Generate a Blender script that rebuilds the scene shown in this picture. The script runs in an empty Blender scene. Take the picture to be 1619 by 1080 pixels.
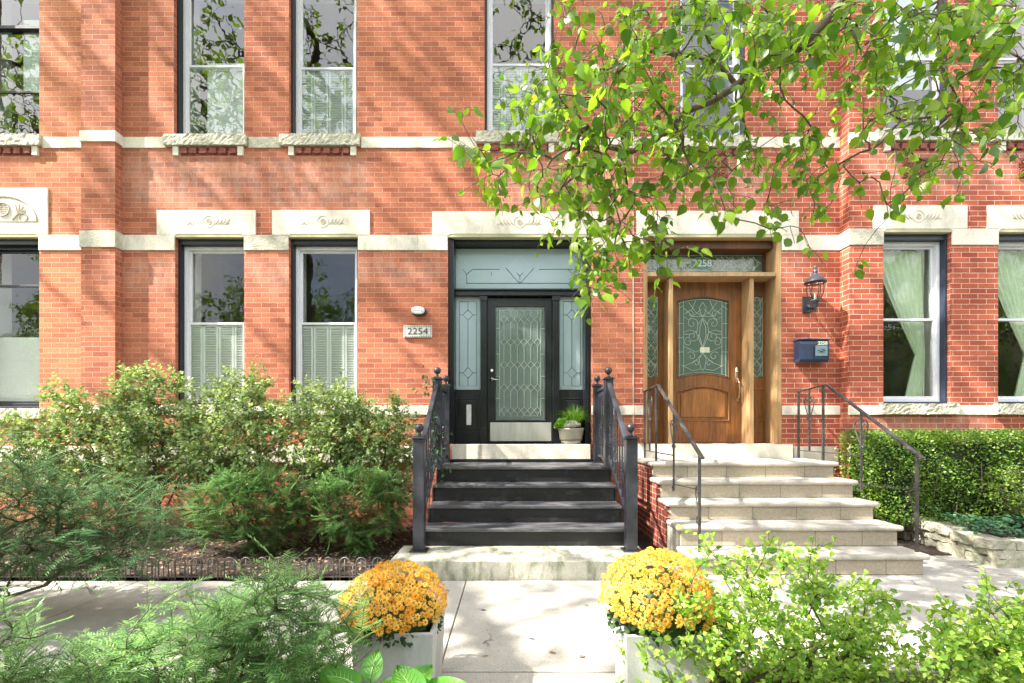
import bpy, math, random
import numpy as np
from mathutils import Vector, Matrix
sc = bpy.context.scene
R = math.radians
# ------------------------------------------------------------------ camera, sky, sun, exposure
F, CX, HY, EYE = 727.0, 809.5, 675.0, 1.36        # focal (photo px), centre column, horizon row, eye height (m)
cam = bpy.data.cameras.new('camera'); co = bpy.data.objects.new('camera', cam)
sc.collection.objects.link(co); sc.camera = co
co.location = (0, 0, EYE); co.rotation_euler = (R(90), 0, 0)
cam.sensor_width = 36; cam.lens = 36*F/1619; cam.shift_y = (HY-540)/1619
cam.clip_start = .05; cam.clip_end = 2000
SUN = Vector((.39, .12, -.44)).normalized()       # direction the light travels
w = bpy.data.worlds.new('World'); sc.world = w; w.use_nodes = True
nt = w.node_tree; bg = nt.nodes['Background']
sky = nt.nodes.new('ShaderNodeTexSky'); sky.sky_type = 'NISHITA'; sky.sun_disc = False
sky.sun_elevation = math.asin(-SUN.z); sky.sun_rotation = math.atan2(-SUN.x, -SUN.y) % (2*math.pi)
sky.air_density = 1.0; sky.dust_density = 2.0; sky.ozone_density = .6
tc = nt.nodes.new('ShaderNodeTexCoord'); nz_ = nt.nodes.new('ShaderNodeTexNoise'); nz_.inputs['Scale'].default_value = 2.2; nz_.inputs['Detail'].default_value = 6
cr_ = nt.nodes.new('ShaderNodeValToRGB'); cr_.color_ramp.elements[0].position = .36; cr_.color_ramp.elements[1].position = .60
mx = nt.nodes.new('ShaderNodeMix'); mx.data_type = 'RGBA'; mx.inputs[7].default_value = (7.5, 7.4, 7.3, 1)
nt.links.new(tc.outputs['Generated'], nz_.inputs[0]); nt.links.new(nz_.outputs[0], cr_.inputs[0]); nt.links.new(cr_.outputs[0], mx.inputs[0])
nt.links.new(sky.outputs[0], mx.inputs[6]); nt.links.new(mx.outputs[2], bg.inputs[0]); bg.inputs[1].default_value = .115
sl = bpy.data.lights.new('sun', 'SUN'); sl.energy = 5.0; sl.angle = R(.7); sl.color = (1, .93, .82)
so = bpy.data.objects.new('sun', sl); sc.collection.objects.link(so); so.location = (-12, -4, 14)
so.rotation_euler = SUN.to_track_quat('-Z', 'Y').to_euler()
sc.view_settings.view_transform = 'Standard'; sc.view_settings.look = 'None'
sc.view_settings.gamma = 1; sc.view_settings.exposure = 2.08
sc.cycles.max_bounces = 7; sc.cycles.diffuse_bounces = 4; sc.cycles.transparent_max_bounces = 12
sc.cycles.glossy_bounces = 3; sc.cycles.transmission_bounces = 4; sc.cycles.sample_clamp_indirect = 6
C = sc.collection
def P(px, py, D):                                  # world point seen at a photo pixel, at depth D
    s = F/D; return (px-CX)/s, D, EYE-(py-HY)/s
def X(px, D): return (px-CX)*D/F
def Z(py, D): return EYE-(py-HY)*D/F
# ------------------------------------------------------------------ materials
def newmat(name):
    m = bpy.data.materials.new(name); m.use_nodes = True
    t = m.node_tree; return m, t, t.nodes['Principled BSDF']
def N(t, typ, **kw):
    n = t.nodes.new(typ)
    for k, v in kw.items():
        if k.startswith('i_'): n.inputs[k[2:]].default_value = v
        else: setattr(n, k, v)
    return n
def noise(t, scale, detail=4, vec=None, rough=.6):
    n = N(t, 'ShaderNodeTexNoise'); n.inputs['Scale'].default_value = scale
    n.inputs['Detail'].default_value = detail; n.inputs['Roughness'].default_value = rough
    if vec is not None: t.links.new(vec, n.inputs['Vector'])
    return n
def ramp(t, fac, a, b, ca=(0,0,0,1), cb=(1,1,1,1)):
    r = N(t, 'ShaderNodeValToRGB'); t.links.new(fac, r.inputs[0])
    r.color_ramp.elements[0].position = a; r.color_ramp.elements[1].position = b
    r.color_ramp.elements[0].color = ca; r.color_ramp.elements[1].color = cb
    return r
def mix(t, fac, a, b, mode='MIX'):
    n = N(t, 'ShaderNodeMix', data_type='RGBA', blend_type=mode)
    for idx, v in ((0, fac), (6, a), (7, b)):
        if isinstance(v, (int, float)): n.inputs[idx].default_value = v
        elif isinstance(v, tuple): n.inputs[idx].default_value = (*v[:3], 1)
        else: t.links.new(v, n.inputs[idx])
    return n.outputs[2]
def pos(t, sx=1, sy=1, sz=1):
    g = N(t, 'ShaderNodeNewGeometry'); m = N(t, 'ShaderNodeMapping'); m.inputs['Scale'].default_value = (sx, sy, sz)
    t.links.new(g.outputs['Position'], m.inputs['Vector']); return m.outputs[0]
def bump(t, b, h, strength, dist=.01):
    n = N(t, 'ShaderNodeBump'); n.inputs['Strength'].default_value = strength; n.inputs['Distance'].default_value = dist
    t.links.new(h, n.inputs['Height']); t.links.new(n.outputs[0], b.inputs['Normal']); return n
def mat(name, col, col2=None, rough=.6, scale=6, metal=0, bs=.15, bd=.004, fine=90, spec=.5, mapping=(1,1,1), contrast=(.35,.65)):
    m, t, b = newmat(name)
    col2 = col2 or tuple(c*.75 for c in col)
    v = pos(t, *mapping)
    n1 = noise(t, scale, 6, v, .65)
    r = ramp(t, n1.outputs[0], contrast[0], contrast[1])
    c = mix(t, r.outputs[0], col2, col)
    n2 = noise(t, fine, 3, v)
    r2 = ramp(t, n2.outputs[0], .3, .75, (.82,.82,.82,1), (1.1,1.1,1.1,1))
    c = mix(t, 1.0, c, r2.outputs[0], 'MULTIPLY')
    t.links.new(c, b.inputs['Base Color'])
    rr = N(t, 'ShaderNodeMapRange'); rr.inputs[3].default_value = max(0, rough-.12); rr.inputs[4].default_value = min(1, rough+.15)
    t.links.new(n1.outputs[0], rr.inputs[0]); t.links.new(rr.outputs[0], b.inputs['Roughness'])
    b.inputs['Metallic'].default_value = metal; b.inputs['Specular IOR Level'].default_value = spec
    ad = N(t, 'ShaderNodeMath', operation='ADD'); t.links.new(n1.outputs[0], ad.inputs[0]); t.links.new(n2.outputs[0], ad.inputs[1])
    bump(t, b, ad.outputs[0], bs*2, bd)
    return m
def brick(name, c1, c2, mortar, msize=.0045, stain=.3, dirt=(.22,.10,.07), bw=.216, rh=.0672, pale=None, bias=0.0, msm=.25, lump=.5):
    m, t, b = newmat(name)
    uv = N(t, 'ShaderNodeUVMap'); uv.uv_map = 'm'
    wob = noise(t, 9, 2, uv.outputs[0]); 
    vm = N(t, 'ShaderNodeVectorMath', operation='MULTIPLY_ADD'); vm.inputs[1].default_value = (.006,.006,0)
    t.links.new(wob.outputs['Color'], vm.inputs[0]); t.links.new(uv.outputs[0], vm.inputs[2])
    bk = N(t, 'ShaderNodeTexBrick'); t.links.new(vm.outputs[0], bk.inputs['Vector'])
    bk.inputs['Scale'].default_value = 1; bk.inputs['Brick Width'].default_value = bw; bk.inputs['Row Height'].default_value = rh
    bk.inputs['Mortar Size'].default_value = msize; bk.inputs['Mortar Smooth'].default_value = msm; bk.inputs['Bias'].default_value = bias
    bk.inputs['Color1'].default_value = (*c1,1); bk.inputs['Color2'].default_value = (*c2,1); bk.inputs['Mortar'].default_value = (*mortar,1)
    big = noise(t, .9, 5, uv.outputs[0], .7); rb = ramp(t, big.outputs[0], .42, .72)
    c = mix(t, rb.outputs[0], bk.outputs[0], dirt)
    mm = N(t, 'ShaderNodeMath', operation='MULTIPLY'); t.links.new(rb.outputs[0], mm.inputs[0]); mm.inputs[1].default_value = stain
    c = mix(t, mm.outputs[0], bk.outputs[0], dirt)
    fine = noise(t, 38, 6, uv.outputs[0], .75); rf = ramp(t, fine.outputs[0], .25, .8, (.66,.63,.62,1), (1.28,1.25,1.22,1))
    c = mix(t, 1.0, c, rf.outputs[0], 'MULTIPLY')
    if pale:                                        # lime bloom below the sills and copings
        sep = N(t, 'ShaderNodeSeparateXYZ'); t.links.new(uv.outputs[0], sep.inputs[0])
        tot = None
        for (xa, xb, za, zb) in pale:
            f = None
            for ax, lo, hi in ((0, xa, xb), (1, za, zb)):
                a = N(t, 'ShaderNodeMapRange', interpolation_type='SMOOTHSTEP'); a.inputs[1].default_value = lo-.22; a.inputs[2].default_value = lo+.22
                d = N(t, 'ShaderNodeMapRange', interpolation_type='SMOOTHSTEP'); d.inputs[1].default_value = hi+.10; d.inputs[2].default_value = hi-.15
                for q in (a, d):
                    t.links.new(sep.outputs[ax], q.inputs[0])
                    if f is None: f = q.outputs[0]
                    else:
                        k = N(t, 'ShaderNodeMath', operation='MULTIPLY'); t.links.new(f, k.inputs[0]); t.links.new(q.outputs[0], k.inputs[1]); f = k.outputs[0]
            if tot is None: tot = f
            else:
                k = N(t, 'ShaderNodeMath', operation='MAXIMUM'); t.links.new(tot, k.inputs[0]); t.links.new(f, k.inputs[1]); tot = k.outputs[0]
        st = N(t, 'ShaderNodeMapping'); st.inputs['Scale'].default_value = (3.2, 1.0, 1); t.links.new(uv.outputs[0], st.inputs[0])
        n3 = noise(t, 2.6, 6, st.outputs[0], .8); r3 = ramp(t, n3.outputs[0], .38, .66)
        k = N(t, 'ShaderNodeMath', operation='MULTIPLY'); t.links.new(tot, k.inputs[0]); t.links.new(r3.outputs[0], k.inputs[1])
        k2 = N(t, 'ShaderNodeMath', operation='MULTIPLY'); t.links.new(k.outputs[0], k2.inputs[0]); k2.inputs[1].default_value = .36
        c = mix(t, k2.outputs[0], c, (.62,.5,.44))
    t.links.new(c, b.inputs['Base Color']); b.inputs['Roughness'].default_value = .85; b.inputs['Specular IOR Level'].default_value = .25
    h = N(t, 'ShaderNodeMath', operation='MULTIPLY_ADD'); t.links.new(bk.outputs[1], h.inputs[0]); h.inputs[1].default_value = -1.0
    t.links.new(fine.outputs[0], h.inputs[2])
    k = N(t, 'ShaderNodeMath', operation='MULTIPLY_ADD'); t.links.new(fine.outputs[0], k.inputs[0]); k.inputs[1].default_value = lump
    hh = N(t, 'ShaderNodeMath', operation='MULTIPLY'); t.links.new(bk.outputs[1], hh.inputs[0]); hh.inputs[1].default_value = -.9
    t.links.new(hh.outputs[0], k.inputs[2])
    bump(t, b, k.outputs[0], .55, .006)
    return m
def leafmat(name, a, b_, trans=.4, rough=.45, tint=(1.5,1.5,.5), spec=.4):
    m, t, b = newmat(name)
    g = N(t, 'ShaderNodeNewGeometry')
    r = N(t, 'ShaderNodeValToRGB'); t.links.new(g.outputs['Random Per Island'], r.inputs[0])
    e = r.color_ramp.elements; e[0].color = (*a,1); e[1].color = (*b_,1)
    n = noise(t, 2.5, 2, g.outputs['Position']); rr = ramp(t, n.outputs[0], .3, .7, (.75,.8,.8,1), (1.2,1.15,1.0,1))
    c = mix(t, 1, r.outputs[0], rr.outputs[0], 'MULTIPLY')
    t.links.new(c, b.inputs['Base Color']); b.inputs['Roughness'].default_value = rough; b.inputs['Specular IOR Level'].default_value = spec
    tr = N(t, 'ShaderNodeBsdfTranslucent'); c2 = mix(t, 1, c, tint, 'MULTIPLY'); t.links.new(c2, tr.inputs[0])
    ms = N(t, 'ShaderNodeMixShader'); ms.inputs[0].default_value = trans
    t.links.new(b.outputs[0], ms.inputs[1]); t.links.new(tr.outputs[0], ms.inputs[2])
    t.links.new(ms.outputs[0], t.nodes['Material Output'].inputs[0])
    return m
def glassmat(name, tint=(.9,.95,.93), refl=1.6, wob=.02, film=None, filmfac=0, rough=0.0):
    m, t, b = newmat(name)
    t.nodes.remove(b)
    tr = N(t, 'ShaderNodeBsdfTransparent'); tr.inputs[0].default_value = (*tint,1)
    gl = N(t, 'ShaderNodeBsdfGlossy'); gl.inputs['Roughness'].default_value = rough
    fr = N(t, 'ShaderNodeFresnel'); fr.inputs[0].default_value = 1.55
    k = N(t, 'ShaderNodeMath', operation='MULTIPLY', use_clamp=True); k.inputs[1].default_value = refl; t.links.new(fr.outputs[0], k.inputs[0])
    ge = N(t, 'ShaderNodeNewGeometry'); nb = N(t, 'ShaderNodeMath', operation='SUBTRACT'); nb.inputs[0].default_value = 1; t.links.new(ge.outputs['Backfacing'], nb.inputs[1])
    k0 = k; k = N(t, 'ShaderNodeMath', operation='MULTIPLY'); t.links.new(k0.outputs[0], k.inputs[0]); t.links.new(nb.outputs[0], k.inputs[1])
    n = noise(t, 3.0, 2, pos(t)); bp = N(t, 'ShaderNodeBump'); bp.inputs['Strength'].default_value = wob; bp.inputs['Distance'].default_value = .1
    t.links.new(n.outputs[0], bp.inputs['Height']); t.links.new(bp.outputs[0], gl.inputs['Normal'])
    base = tr.outputs[0]
    if film:
        df = N(t, 'ShaderNodeBsdfDiffuse'); nn = noise(t, 2.2, 3, pos(t))
        cc = mix(t, nn.outputs[0], tuple(c*.85 for c in film), tuple(c*1.1 for c in film)); t.links.new(cc, df.inputs[0])
        m0 = N(t, 'ShaderNodeMixShader'); m0.inputs[0].default_value = filmfac
        t.links.new(base, m0.inputs[1]); t.links.new(df.outputs[0], m0.inputs[2]); base = m0.outputs[0]
    ms = N(t, 'ShaderNodeMixShader'); t.links.new(k.outputs[0], ms.inputs[0]); t.links.new(base, ms.inputs[1]); t.links.new(gl.outputs[0], ms.inputs[2])
    t.links.new(ms.outputs[0], t.nodes['Material Output'].inputs[0])
    return m
MT = {}
PALE_M = [(-5.25,-3.3,4.35,5.0), (-3.3,-1.9,4.3,5.0), (-.2,1.6,4.0,4.9), (-5.3,-4.4,3.2,3.6), (-3.6,-2.9,3.2,3.62), (-2.1,-.9,3.3,3.65)]
PALE_R = [(4.6,6.0,4.45,5.0), (6.1,7.5,4.5,5.0), (2.0,3.4,4.35,5.0), (4.7,6.2,1.2,1.52), (3.6,3.9,3.4,3.68)]
MT['brick_mid'] = brick('brick_mid', (.55,.19,.105), (.33,.10,.06), (.58,.43,.34), .0026, .35, (.42,.16,.10), pale=PALE_M, lump=.7)
MT['brick_left'] = brick('brick_left', (.60,.235,.12), (.42,.135,.07), (.62,.44,.33), .0030, .3, (.45,.2,.12), lump=.7)
MT['brick_right'] = brick('brick_right', (.49,.13,.07), (.31,.068,.042), (.66,.55,.47), .0034, .2, (.42,.14,.09), pale=PALE_R, lump=.35)
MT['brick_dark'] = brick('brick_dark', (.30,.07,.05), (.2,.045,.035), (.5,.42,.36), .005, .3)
MT['stone'] = mat('stone', (.80,.735,.64), (.56,.51,.43), .85, 4, bs=.2, bd=.003, fine=60, mapping=(2,2,.8), contrast=(.28,.52))
MT['stone_rough'] = mat('stone_rough', (.66,.62,.53), (.42,.40,.32), .9, 7, bs=.5, bd=.012, fine=45)
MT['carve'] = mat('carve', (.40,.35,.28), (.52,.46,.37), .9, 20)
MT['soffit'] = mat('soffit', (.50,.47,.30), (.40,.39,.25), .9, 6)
MT['concrete'] = mat('concrete', (.50,.48,.44), (.33,.315,.285), .9, 1.7, bs=.3, bd=.004, fine=150, contrast=(.3,.6))
def paving(name, a, b_):
    m, t, b = newmat(name); g = N(t, 'ShaderNodeNewGeometry'); v = g.outputs['Position']
    n1 = noise(t, 1.4, 8, v, .7); c = mix(t, ramp(t, n1.outputs[0], .32, .62).outputs[0], b_, a)
    n2 = noise(t, 160, 3, v); c = mix(t, 1, c, ramp(t, n2.outputs[0], .3, .72, (.68,.68,.68,1), (1.15,1.15,1.15,1)).outputs[0], 'MULTIPLY')
    n3 = noise(t, 22, 4, v, .7); c = mix(t, ramp(t, n3.outputs[0], .64, .70).outputs[0], c, (.17,.15,.12))
    wv = noise(t, 3.5, 5, v); vm = N(t, 'ShaderNodeVectorMath', operation='MULTIPLY_ADD'); vm.inputs[1].default_value = (.35,.35,.35)
    t.links.new(wv.outputs['Color'], vm.inputs[0]); t.links.new(v, vm.inputs[2])
    vo = N(t, 'ShaderNodeTexVoronoi', feature='DISTANCE_TO_EDGE'); vo.inputs['Scale'].default_value = .62; t.links.new(vm.outputs[0], vo.inputs['Vector'])
    cr = ramp(t, vo.outputs['Distance'], .002, .007, (1,1,1,1), (0,0,0,1)); ms_ = ramp(t, noise(t, .8, 3, v).outputs[0], .46, .54)
    k = N(t, 'ShaderNodeMath', operation='MULTIPLY'); t.links.new(cr.outputs[0], k.inputs[0]); t.links.new(ms_.outputs[0], k.inputs[1])
    c = mix(t, k.outputs[0], c, (.09,.08,.07)); t.links.new(c, b.inputs['Base Color']); b.inputs['Roughness'].default_value = .92
    h = N(t, 'ShaderNodeMath', operation='MULTIPLY_ADD'); t.links.new(k.outputs[0], h.inputs[0]); h.inputs[1].default_value = -2; t.links.new(n2.outputs[0], h.inputs[2])
    bump(t, b, h.outputs[0], .5, .004); return m
MT['paving'] = paving('paving', (.49,.47,.43), (.33,.315,.285))
MT['concrete_old'] = mat('concrete_old', (.50,.48,.41), (.24,.25,.18), .92, 4.5, bs=.5, bd=.008, fine=70, contrast=(.38,.55), mapping=(2.2,1,.7))
MT['tread_stone'] = mat('tread_stone', (.50,.465,.41), (.33,.30,.265), .8, 4, bs=.12, fine=80, contrast=(.35,.6))
MT['black_paint'] = mat('black_paint', (.014,.016,.022), (.007,.008,.012), .3, 5, bs=.05, bd=.002)
MT['black_step'] = mat('black_step', (.055,.055,.06), (.009,.009,.012), .5, 7, bs=.3, bd=.003, fine=50, contrast=(.56,.80))
MT['tread_black'] = mat('tread_black', (.24,.235,.26), (.06,.06,.07), .42, 5, bs=.3, bd=.003, fine=60, mapping=(.6,3,3), contrast=(.48,.74))
MT['iron_black'] = mat('iron_black', (.042,.045,.062), (.018,.019,.026), .38, 6, bs=.1, bd=.002)
MT['iron_worn'] = mat('iron_worn', (.115,.105,.105), (.045,.042,.045), .45, 14, metal=.35, bs=.2, bd=.002, fine=60)
MT['blue_frame'] = mat('blue_frame', (.03,.045,.08), (.018,.028,.052), .4, 5, bs=.08)
MT['black_frame'] = mat('black_frame', (.012,.013,.028), (.007,.008,.014), .4, 5, bs=.08)
MT['white_paint'] = mat('white_paint', (.82,.83,.90), (.76,.77,.85), .5, 4, bs=.05, bd=.002)
MT['shutter'] = mat('shutter', (.88,.88,.86), (.82,.82,.82), .6, 4, bs=.03, bd=.002)
MT['room'] = mat('room', (.40,.44,.38), (.28,.31,.27), .9, .8)
MT['curtain'] = mat('curtain', (.80,.88,.68), (.68,.78,.58), .9, 3)
MT['glass'] = glassmat('glass', (.92,.95,.94), 1.3, .03)
MT['glass_up'] = glassmat('glass_up', (.88,.92,.92), 2.6, .03)
MT['glass_door'] = glassmat('glass_door', (.55,.7,.62), 1.5, .12, film=(.34,.43,.40), filmfac=.36, rough=.05)
MT['glass_lead'] = glassmat('glass_lead', (.45,.62,.52), 1.8, .15, film=(.24,.34,.28), filmfac=.42, rough=.04)
MT['frost'] = glassmat('frost', (.8,.9,.95), .8, .01, film=(.46,.58,.63), filmfac=.93, rough=.08)
MT['lead_light'] = mat('lead_light', (.72,.76,.72), (.6,.65,.6), .35, 10, metal=.1)
MT['lead_dark'] = mat('lead_dark', (.02,.035,.04), None, .5, 10)
MT['steel'] = mat('steel', (.70,.69,.68), (.60,.60,.60), .35, 3, metal=.6, bs=.05, mapping=(8,1,.6))
MT['nickel'] = mat('nickel', (.75,.73,.68), (.6,.58,.55), .25, 6, metal=1)
MT['bronze'] = mat('bronze', (.48,.33,.24), (.35,.24,.17), .32, 12, metal=.9)
def woodmat(name, a, b_, worn, wornfac):
    m, t, b = newmat(name)
    v = pos(t, 14, 14, 1.1); n1 = noise(t, 2.2, 8, v, .7); r = ramp(t, n1.outputs[0], .36, .62)
    n0 = noise(t, 1.3, 3, pos(t, 3, 3, 1)); c = mix(t, r.outputs[0], a, b_); c = mix(t, 1, c, ramp(t, n0.outputs[0], .35, .65, (.6,.56,.52,1), (1.25,1.2,1.15,1)).outputs[0], 'MULTIPLY')
    v2 = pos(t, 30, 30, 1.6); n2 = noise(t, 1.6, 7, v2, .8); r2 = ramp(t, n2.outputs[0], .5-wornfac*.35, .78-wornfac*.3)
    k = N(t, 'ShaderNodeMath', operation='MULTIPLY'); t.links.new(r2.outputs[0], k.inputs[0]); k.inputs[1].default_value = min(1, wornfac*1.2)
    c = mix(t, k.outputs[0], c, worn)
    t.links.new(c, b.inputs['Base Color']); b.inputs['Roughness'].default_value = .52
    bump(t, b, n1.outputs[0], .2, .003); return m
MT['wood'] = woodmat('wood', (.12,.038,.007), (.25,.092,.018), (.42,.25,.11), .25)
MT['wood_panel'] = woodmat('wood_panel', (.16,.055,.011), (.33,.135,.03), (.36,.18,.07), .3)
MT['wood_worn'] = woodmat('wood_worn', (.17,.066,.018), (.33,.14,.04), (.50,.34,.18), .7)
MT['wood_dark'] = woodmat('wood_dark', (.085,.028,.010), (.15,.055,.018), (.25,.12,.05), .15)
MT['terracotta'] = mat('terracotta', (.33,.10,.065), (.2,.055,.04), .8, 14, bs=.3)
MT['planter'] = mat('planter', (.46,.475,.455), (.31,.325,.31), .75, 4, bs=.2, bd=.002, fine=150, mapping=(2.5,2.5,.6), contrast=(.3,.62))
MT['pot'] = mat('pot', (.56,.53,.44), (.42,.39,.31), .8, 5)
MT['potband'] = mat('potband', (.10,.09,.075), None, .8, 5)
MT['soil'] = mat('soil', (.045,.032,.024), (.02,.014,.01), .95, 20, bs=.8, bd=.02)
MT['mulch'] = mat('mulch', (.11,.075,.055), (.03,.02,.015), .95, 26, bs=.9, bd=.02, fine=60)
MT['asphalt'] = mat('asphalt', (.07,.07,.07), (.045,.045,.045), .9, 3, bs=.3)
MT['grass'] = mat('grass', (.06,.12,.025), (.04,.08,.02), .9, 6, bs=.8, bd=.03)
MT['bark'] = mat('bark', (.24,.20,.16), (.10,.08,.065), .95, 9, bs=.9, bd=.02, fine=40, mapping=(2,2,.5))
MT['fence_iron'] = mat('fence_iron', (.15,.14,.135), (.06,.055,.05), .5, 20, metal=.2)
MT['shoot'] = mat('shoot', (.16,.17,.08), (.09,.08,.045), .8, 20)
MT['twig'] = mat('twig', (.12,.085,.06), (.05,.035,.028), .85, 20, bs=.3)
MT['branch'] = mat('branch', (.19,.135,.10), (.085,.058,.045), .8, 14, bs=.4)
MT['paper'] = mat('paper', (.8,.79,.76), None, .8, 8)
MT['plaque'] = mat('plaque', (.72,.70,.66), (.55,.54,.52), .6, 20)
MT['digit'] = mat('digit', (.05,.045,.055), None, .6, 20)
MT['digit_white'] = mat('digit_white', (.75,.78,.62), None, .6, 20)
MT['mailbox'] = mat('mailbox', (.035,.06,.13), (.02,.032,.075), .38, 12, bs=.1)
MT['mail_plate'] = mat('mail_plate', (.27,.38,.44), (.2,.3,.36), .4, 12, metal=.3)
MT['lens'] = mat('lens', (.85,.86,.84), None, .35, 12)
MT['rubbish'] = mat('litter', (.30,.17,.09), (.16,.09,.05), .85, 30)
MT['wallstone'] = mat('wallstone', (.50,.47,.38), (.30,.31,.22), .95, 6, bs=.6, bd=.012, fine=40, contrast=(.35,.6))
MT['far_brick'] = mat('far_brick', (.55,.42,.33), (.45,.33,.26), .9, 2)
MT['lf_linden'] = leafmat('lf_linden', (.07,.17,.025), (.26,.40,.045), .55, .32, (1.5,1.6,.6), .55)
MT['lf_street'] = leafmat('lf_street', (.09,.19,.03), (.22,.34,.06), .6, .5)
MT['lf_shrub'] = leafmat('lf_shrub', (.14,.24,.09), (.46,.54,.30), .35, .5, (1.3,1.4,.7))
MT['lf_spirea'] = leafmat('lf_spirea', (.13,.31,.05), (.46,.60,.13), .45, .45, (1.4,1.5,.6))
MT['lf_yew'] = leafmat('lf_yew', (.04,.14,.065), (.12,.26,.10), .12, .36, (1.2,1.5,.6))
MT['lf_yew2'] = leafmat('lf_yew2', (.045,.17,.06), (.25,.43,.13), .2, .38, (1.2,1.5,.6))
MT['lf_box'] = leafmat('lf_box', (.05,.15,.022), (.24,.36,.06), .25, .4)
MT['lf_ivy'] = leafmat('lf_ivy', (.03,.10,.055), (.08,.18,.10), .25, .45)
MT['lf_hosta'] = leafmat('lf_hosta', (.05,.20,.03), (.10,.28,.04), .35, .5)
MT['vein'] = mat('vein', (.26,.45,.12), (.2,.38,.09), .5, 20)
MT['lf_mum'] = leafmat('lf_mum', (.02,.055,.018), (.05,.10,.03), .2, .5)
MT['petal'] = leafmat('petal', (.80,.46,.06), (.92,.66,.17), .2, .7, (1.2,1.0,.6), .15)
MT['petal2'] = leafmat('petal2', (.72,.33,.03), (.84,.47,.08), .2, .7, (1.2,1.0,.6), .15)
MT['eye'] = leafmat('eye', (.50,.20,.02), (.66,.32,.04), .1, .8, (1,1,1), .1)
MT['lf_kale'] = leafmat('lf_kale', (.36,.42,.42), (.62,.58,.64), .2, .6, (1,1,1))
MT['lf_grass'] = leafmat('lf_grass', (.07,.19,.03), (.18,.32,.06), .35, .4)
MT['lf_parsley'] = leafmat('lf_parsley', (.09,.26,.03), (.20,.40,.05), .35, .5)
# ------------------------------------------------------------------ mesh helpers
ORG = {}
def org(o):
    while o.parent: o = o.parent
    return Vector(o.location)
def tag(o, label=None, cat=None, group=None, kind=None):
    if label: o['label'] = label
    if cat: o['category'] = cat
    if group: o['group'] = group
    if kind: o['kind'] = kind
    return o
def T(name, label, cat, loc=(0,0,0), group=None):
    o = bpy.data.objects.new(name, None); C.objects.link(o); o.location = loc; o.empty_display_size = .1
    return tag(o, label, cat, group)
class MB:
    def __init__(s): s.v = []; s.f = []
    def quad(s, a, b, c, d): n = len(s.v); s.v += [a,b,c,d]; s.f.append((n,n+1,n+2,n+3)); return s
    def box(s, x0, x1, y0, y1, z0, z1):
        n = len(s.v)
        s.v += [(x0,y0,z0),(x1,y0,z0),(x1,y1,z0),(x0,y1,z0),(x0,y0,z1),(x1,y0,z1),(x1,y1,z1),(x0,y1,z1)]
        s.f += [tuple(n+i for i in q) for q in ((0,3,2,1),(4,5,6,7),(0,1,5,4),(1,2,6,5),(2,3,7,6),(3,0,4,7))]; return s
    def poly(s, pts, y0, y1):                        # closed outline in X,Z extruded from y0 to y1
        n = len(s.v); k = len(pts)
        s.v += [(p[0],y0,p[1]) for p in pts] + [(p[0],y1,p[1]) for p in pts]
        s.f.append(tuple(n+i for i in range(k))); s.f.append(tuple(n+k+i for i in reversed(range(k))))
        for i in range(k): j = (i+1) % k; s.f.append((n+i, n+k+i, n+k+j, n+j))
        return s
    def tube(s, pts, r, k=6, flat=None):
        pts = [Vector(p) for p in pts]; rs = r if isinstance(r, (list, tuple)) else [r]*len(pts)
        n0 = len(s.v)
        for i, p in enumerate(pts):
            d = (pts[min(i+1,len(pts)-1)]-pts[max(i-1,0)])
            if d.length < 1e-9: d = Vector((0,0,1))
            d.normalize(); a = d.cross(Vector((0,1,0)) if abs(d.y) < .9 else Vector((0,0,1))); a.normalize(); b = d.cross(a)
            for j in range(k):
                t = 2*math.pi*(j+.5)/k; s.v.append(tuple(p + a*math.cos(t)*rs[i] + b*math.sin(t)*rs[i]))
        for i in range(len(pts)-1):
            for j in range(k):
                q = (j+1) % k; s.f.append((n0+i*k+j, n0+i*k+q, n0+(i+1)*k+q, n0+(i+1)*k+j))
        s.f.append(tuple(n0+j for j in reversed(range(k)))); e = n0+(len(pts)-1)*k; s.f.append(tuple(e+j for j in range(k)))
        return s
    def bar(s, p, q, wx, wz):                        # rectangular bar between two points (in a Y-Z plane or vertical)
        p, q = Vector(p), Vector(q); d = (q-p).normalized()
        a = Vector((1,0,0)) if abs(d.x) < .9 else Vector((0,1,0)); b = d.cross(a).normalized(); a = b.cross(d).normalized()
        n = len(s.v)
        for e in (p, q):
            for i, j in ((-1,-1),(1,-1),(1,1),(-1,1)): s.v.append(tuple(e + a*i*wx/2 + b*j*wz/2))
        s.f += [tuple(n+i for i in f) for f in ((0,1,2,3),(7,6,5,4),(0,4,5,1),(1,5,6,2),(2,6,7,3),(3,7,4,0))]; return s
    def lathe(s, cx, cy, prof, k=24):
        n = len(s.v)
        for r, z in prof:
            for j in range(k): t = 2*math.pi*j/k; s.v.append((cx+r*math.cos(t), cy+r*math.sin(t), z))
        for i in range(len(prof)-1):
            for j in range(k): q = (j+1) % k; s.f.append((n+i*k+j, n+i*k+q, n+(i+1)*k+q, n+(i+1)*k+j))
        s.f.append(tuple(n+j for j in reversed(range(k)))); e = n+(len(prof)-1)*k; s.f.append(tuple(e+j for j in range(k)))
        return s
    def ball(s, c, r, k=12, sc_=(1,1,1)):
        prof = [(r*math.sin(math.pi*i/8)+1e-4, -r*math.cos(math.pi*i/8)) for i in range(9)]
        n = len(s.v); s.lathe(0, 0, prof, k)
        s.v[n:] = [(c[0]+a*sc_[0], c[1]+b*sc_[1], c[2]+z*sc_[2]) for a, b, z in s.v[n:]]; return s
    def build(s, name, m, parent=None, smooth=False, bevel=0, loc=(0,0,0), seg=2, label=None):
        return mk(name, np.array(s.v, float), s.f, m, parent, smooth, bevel, loc, seg, label)
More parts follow.
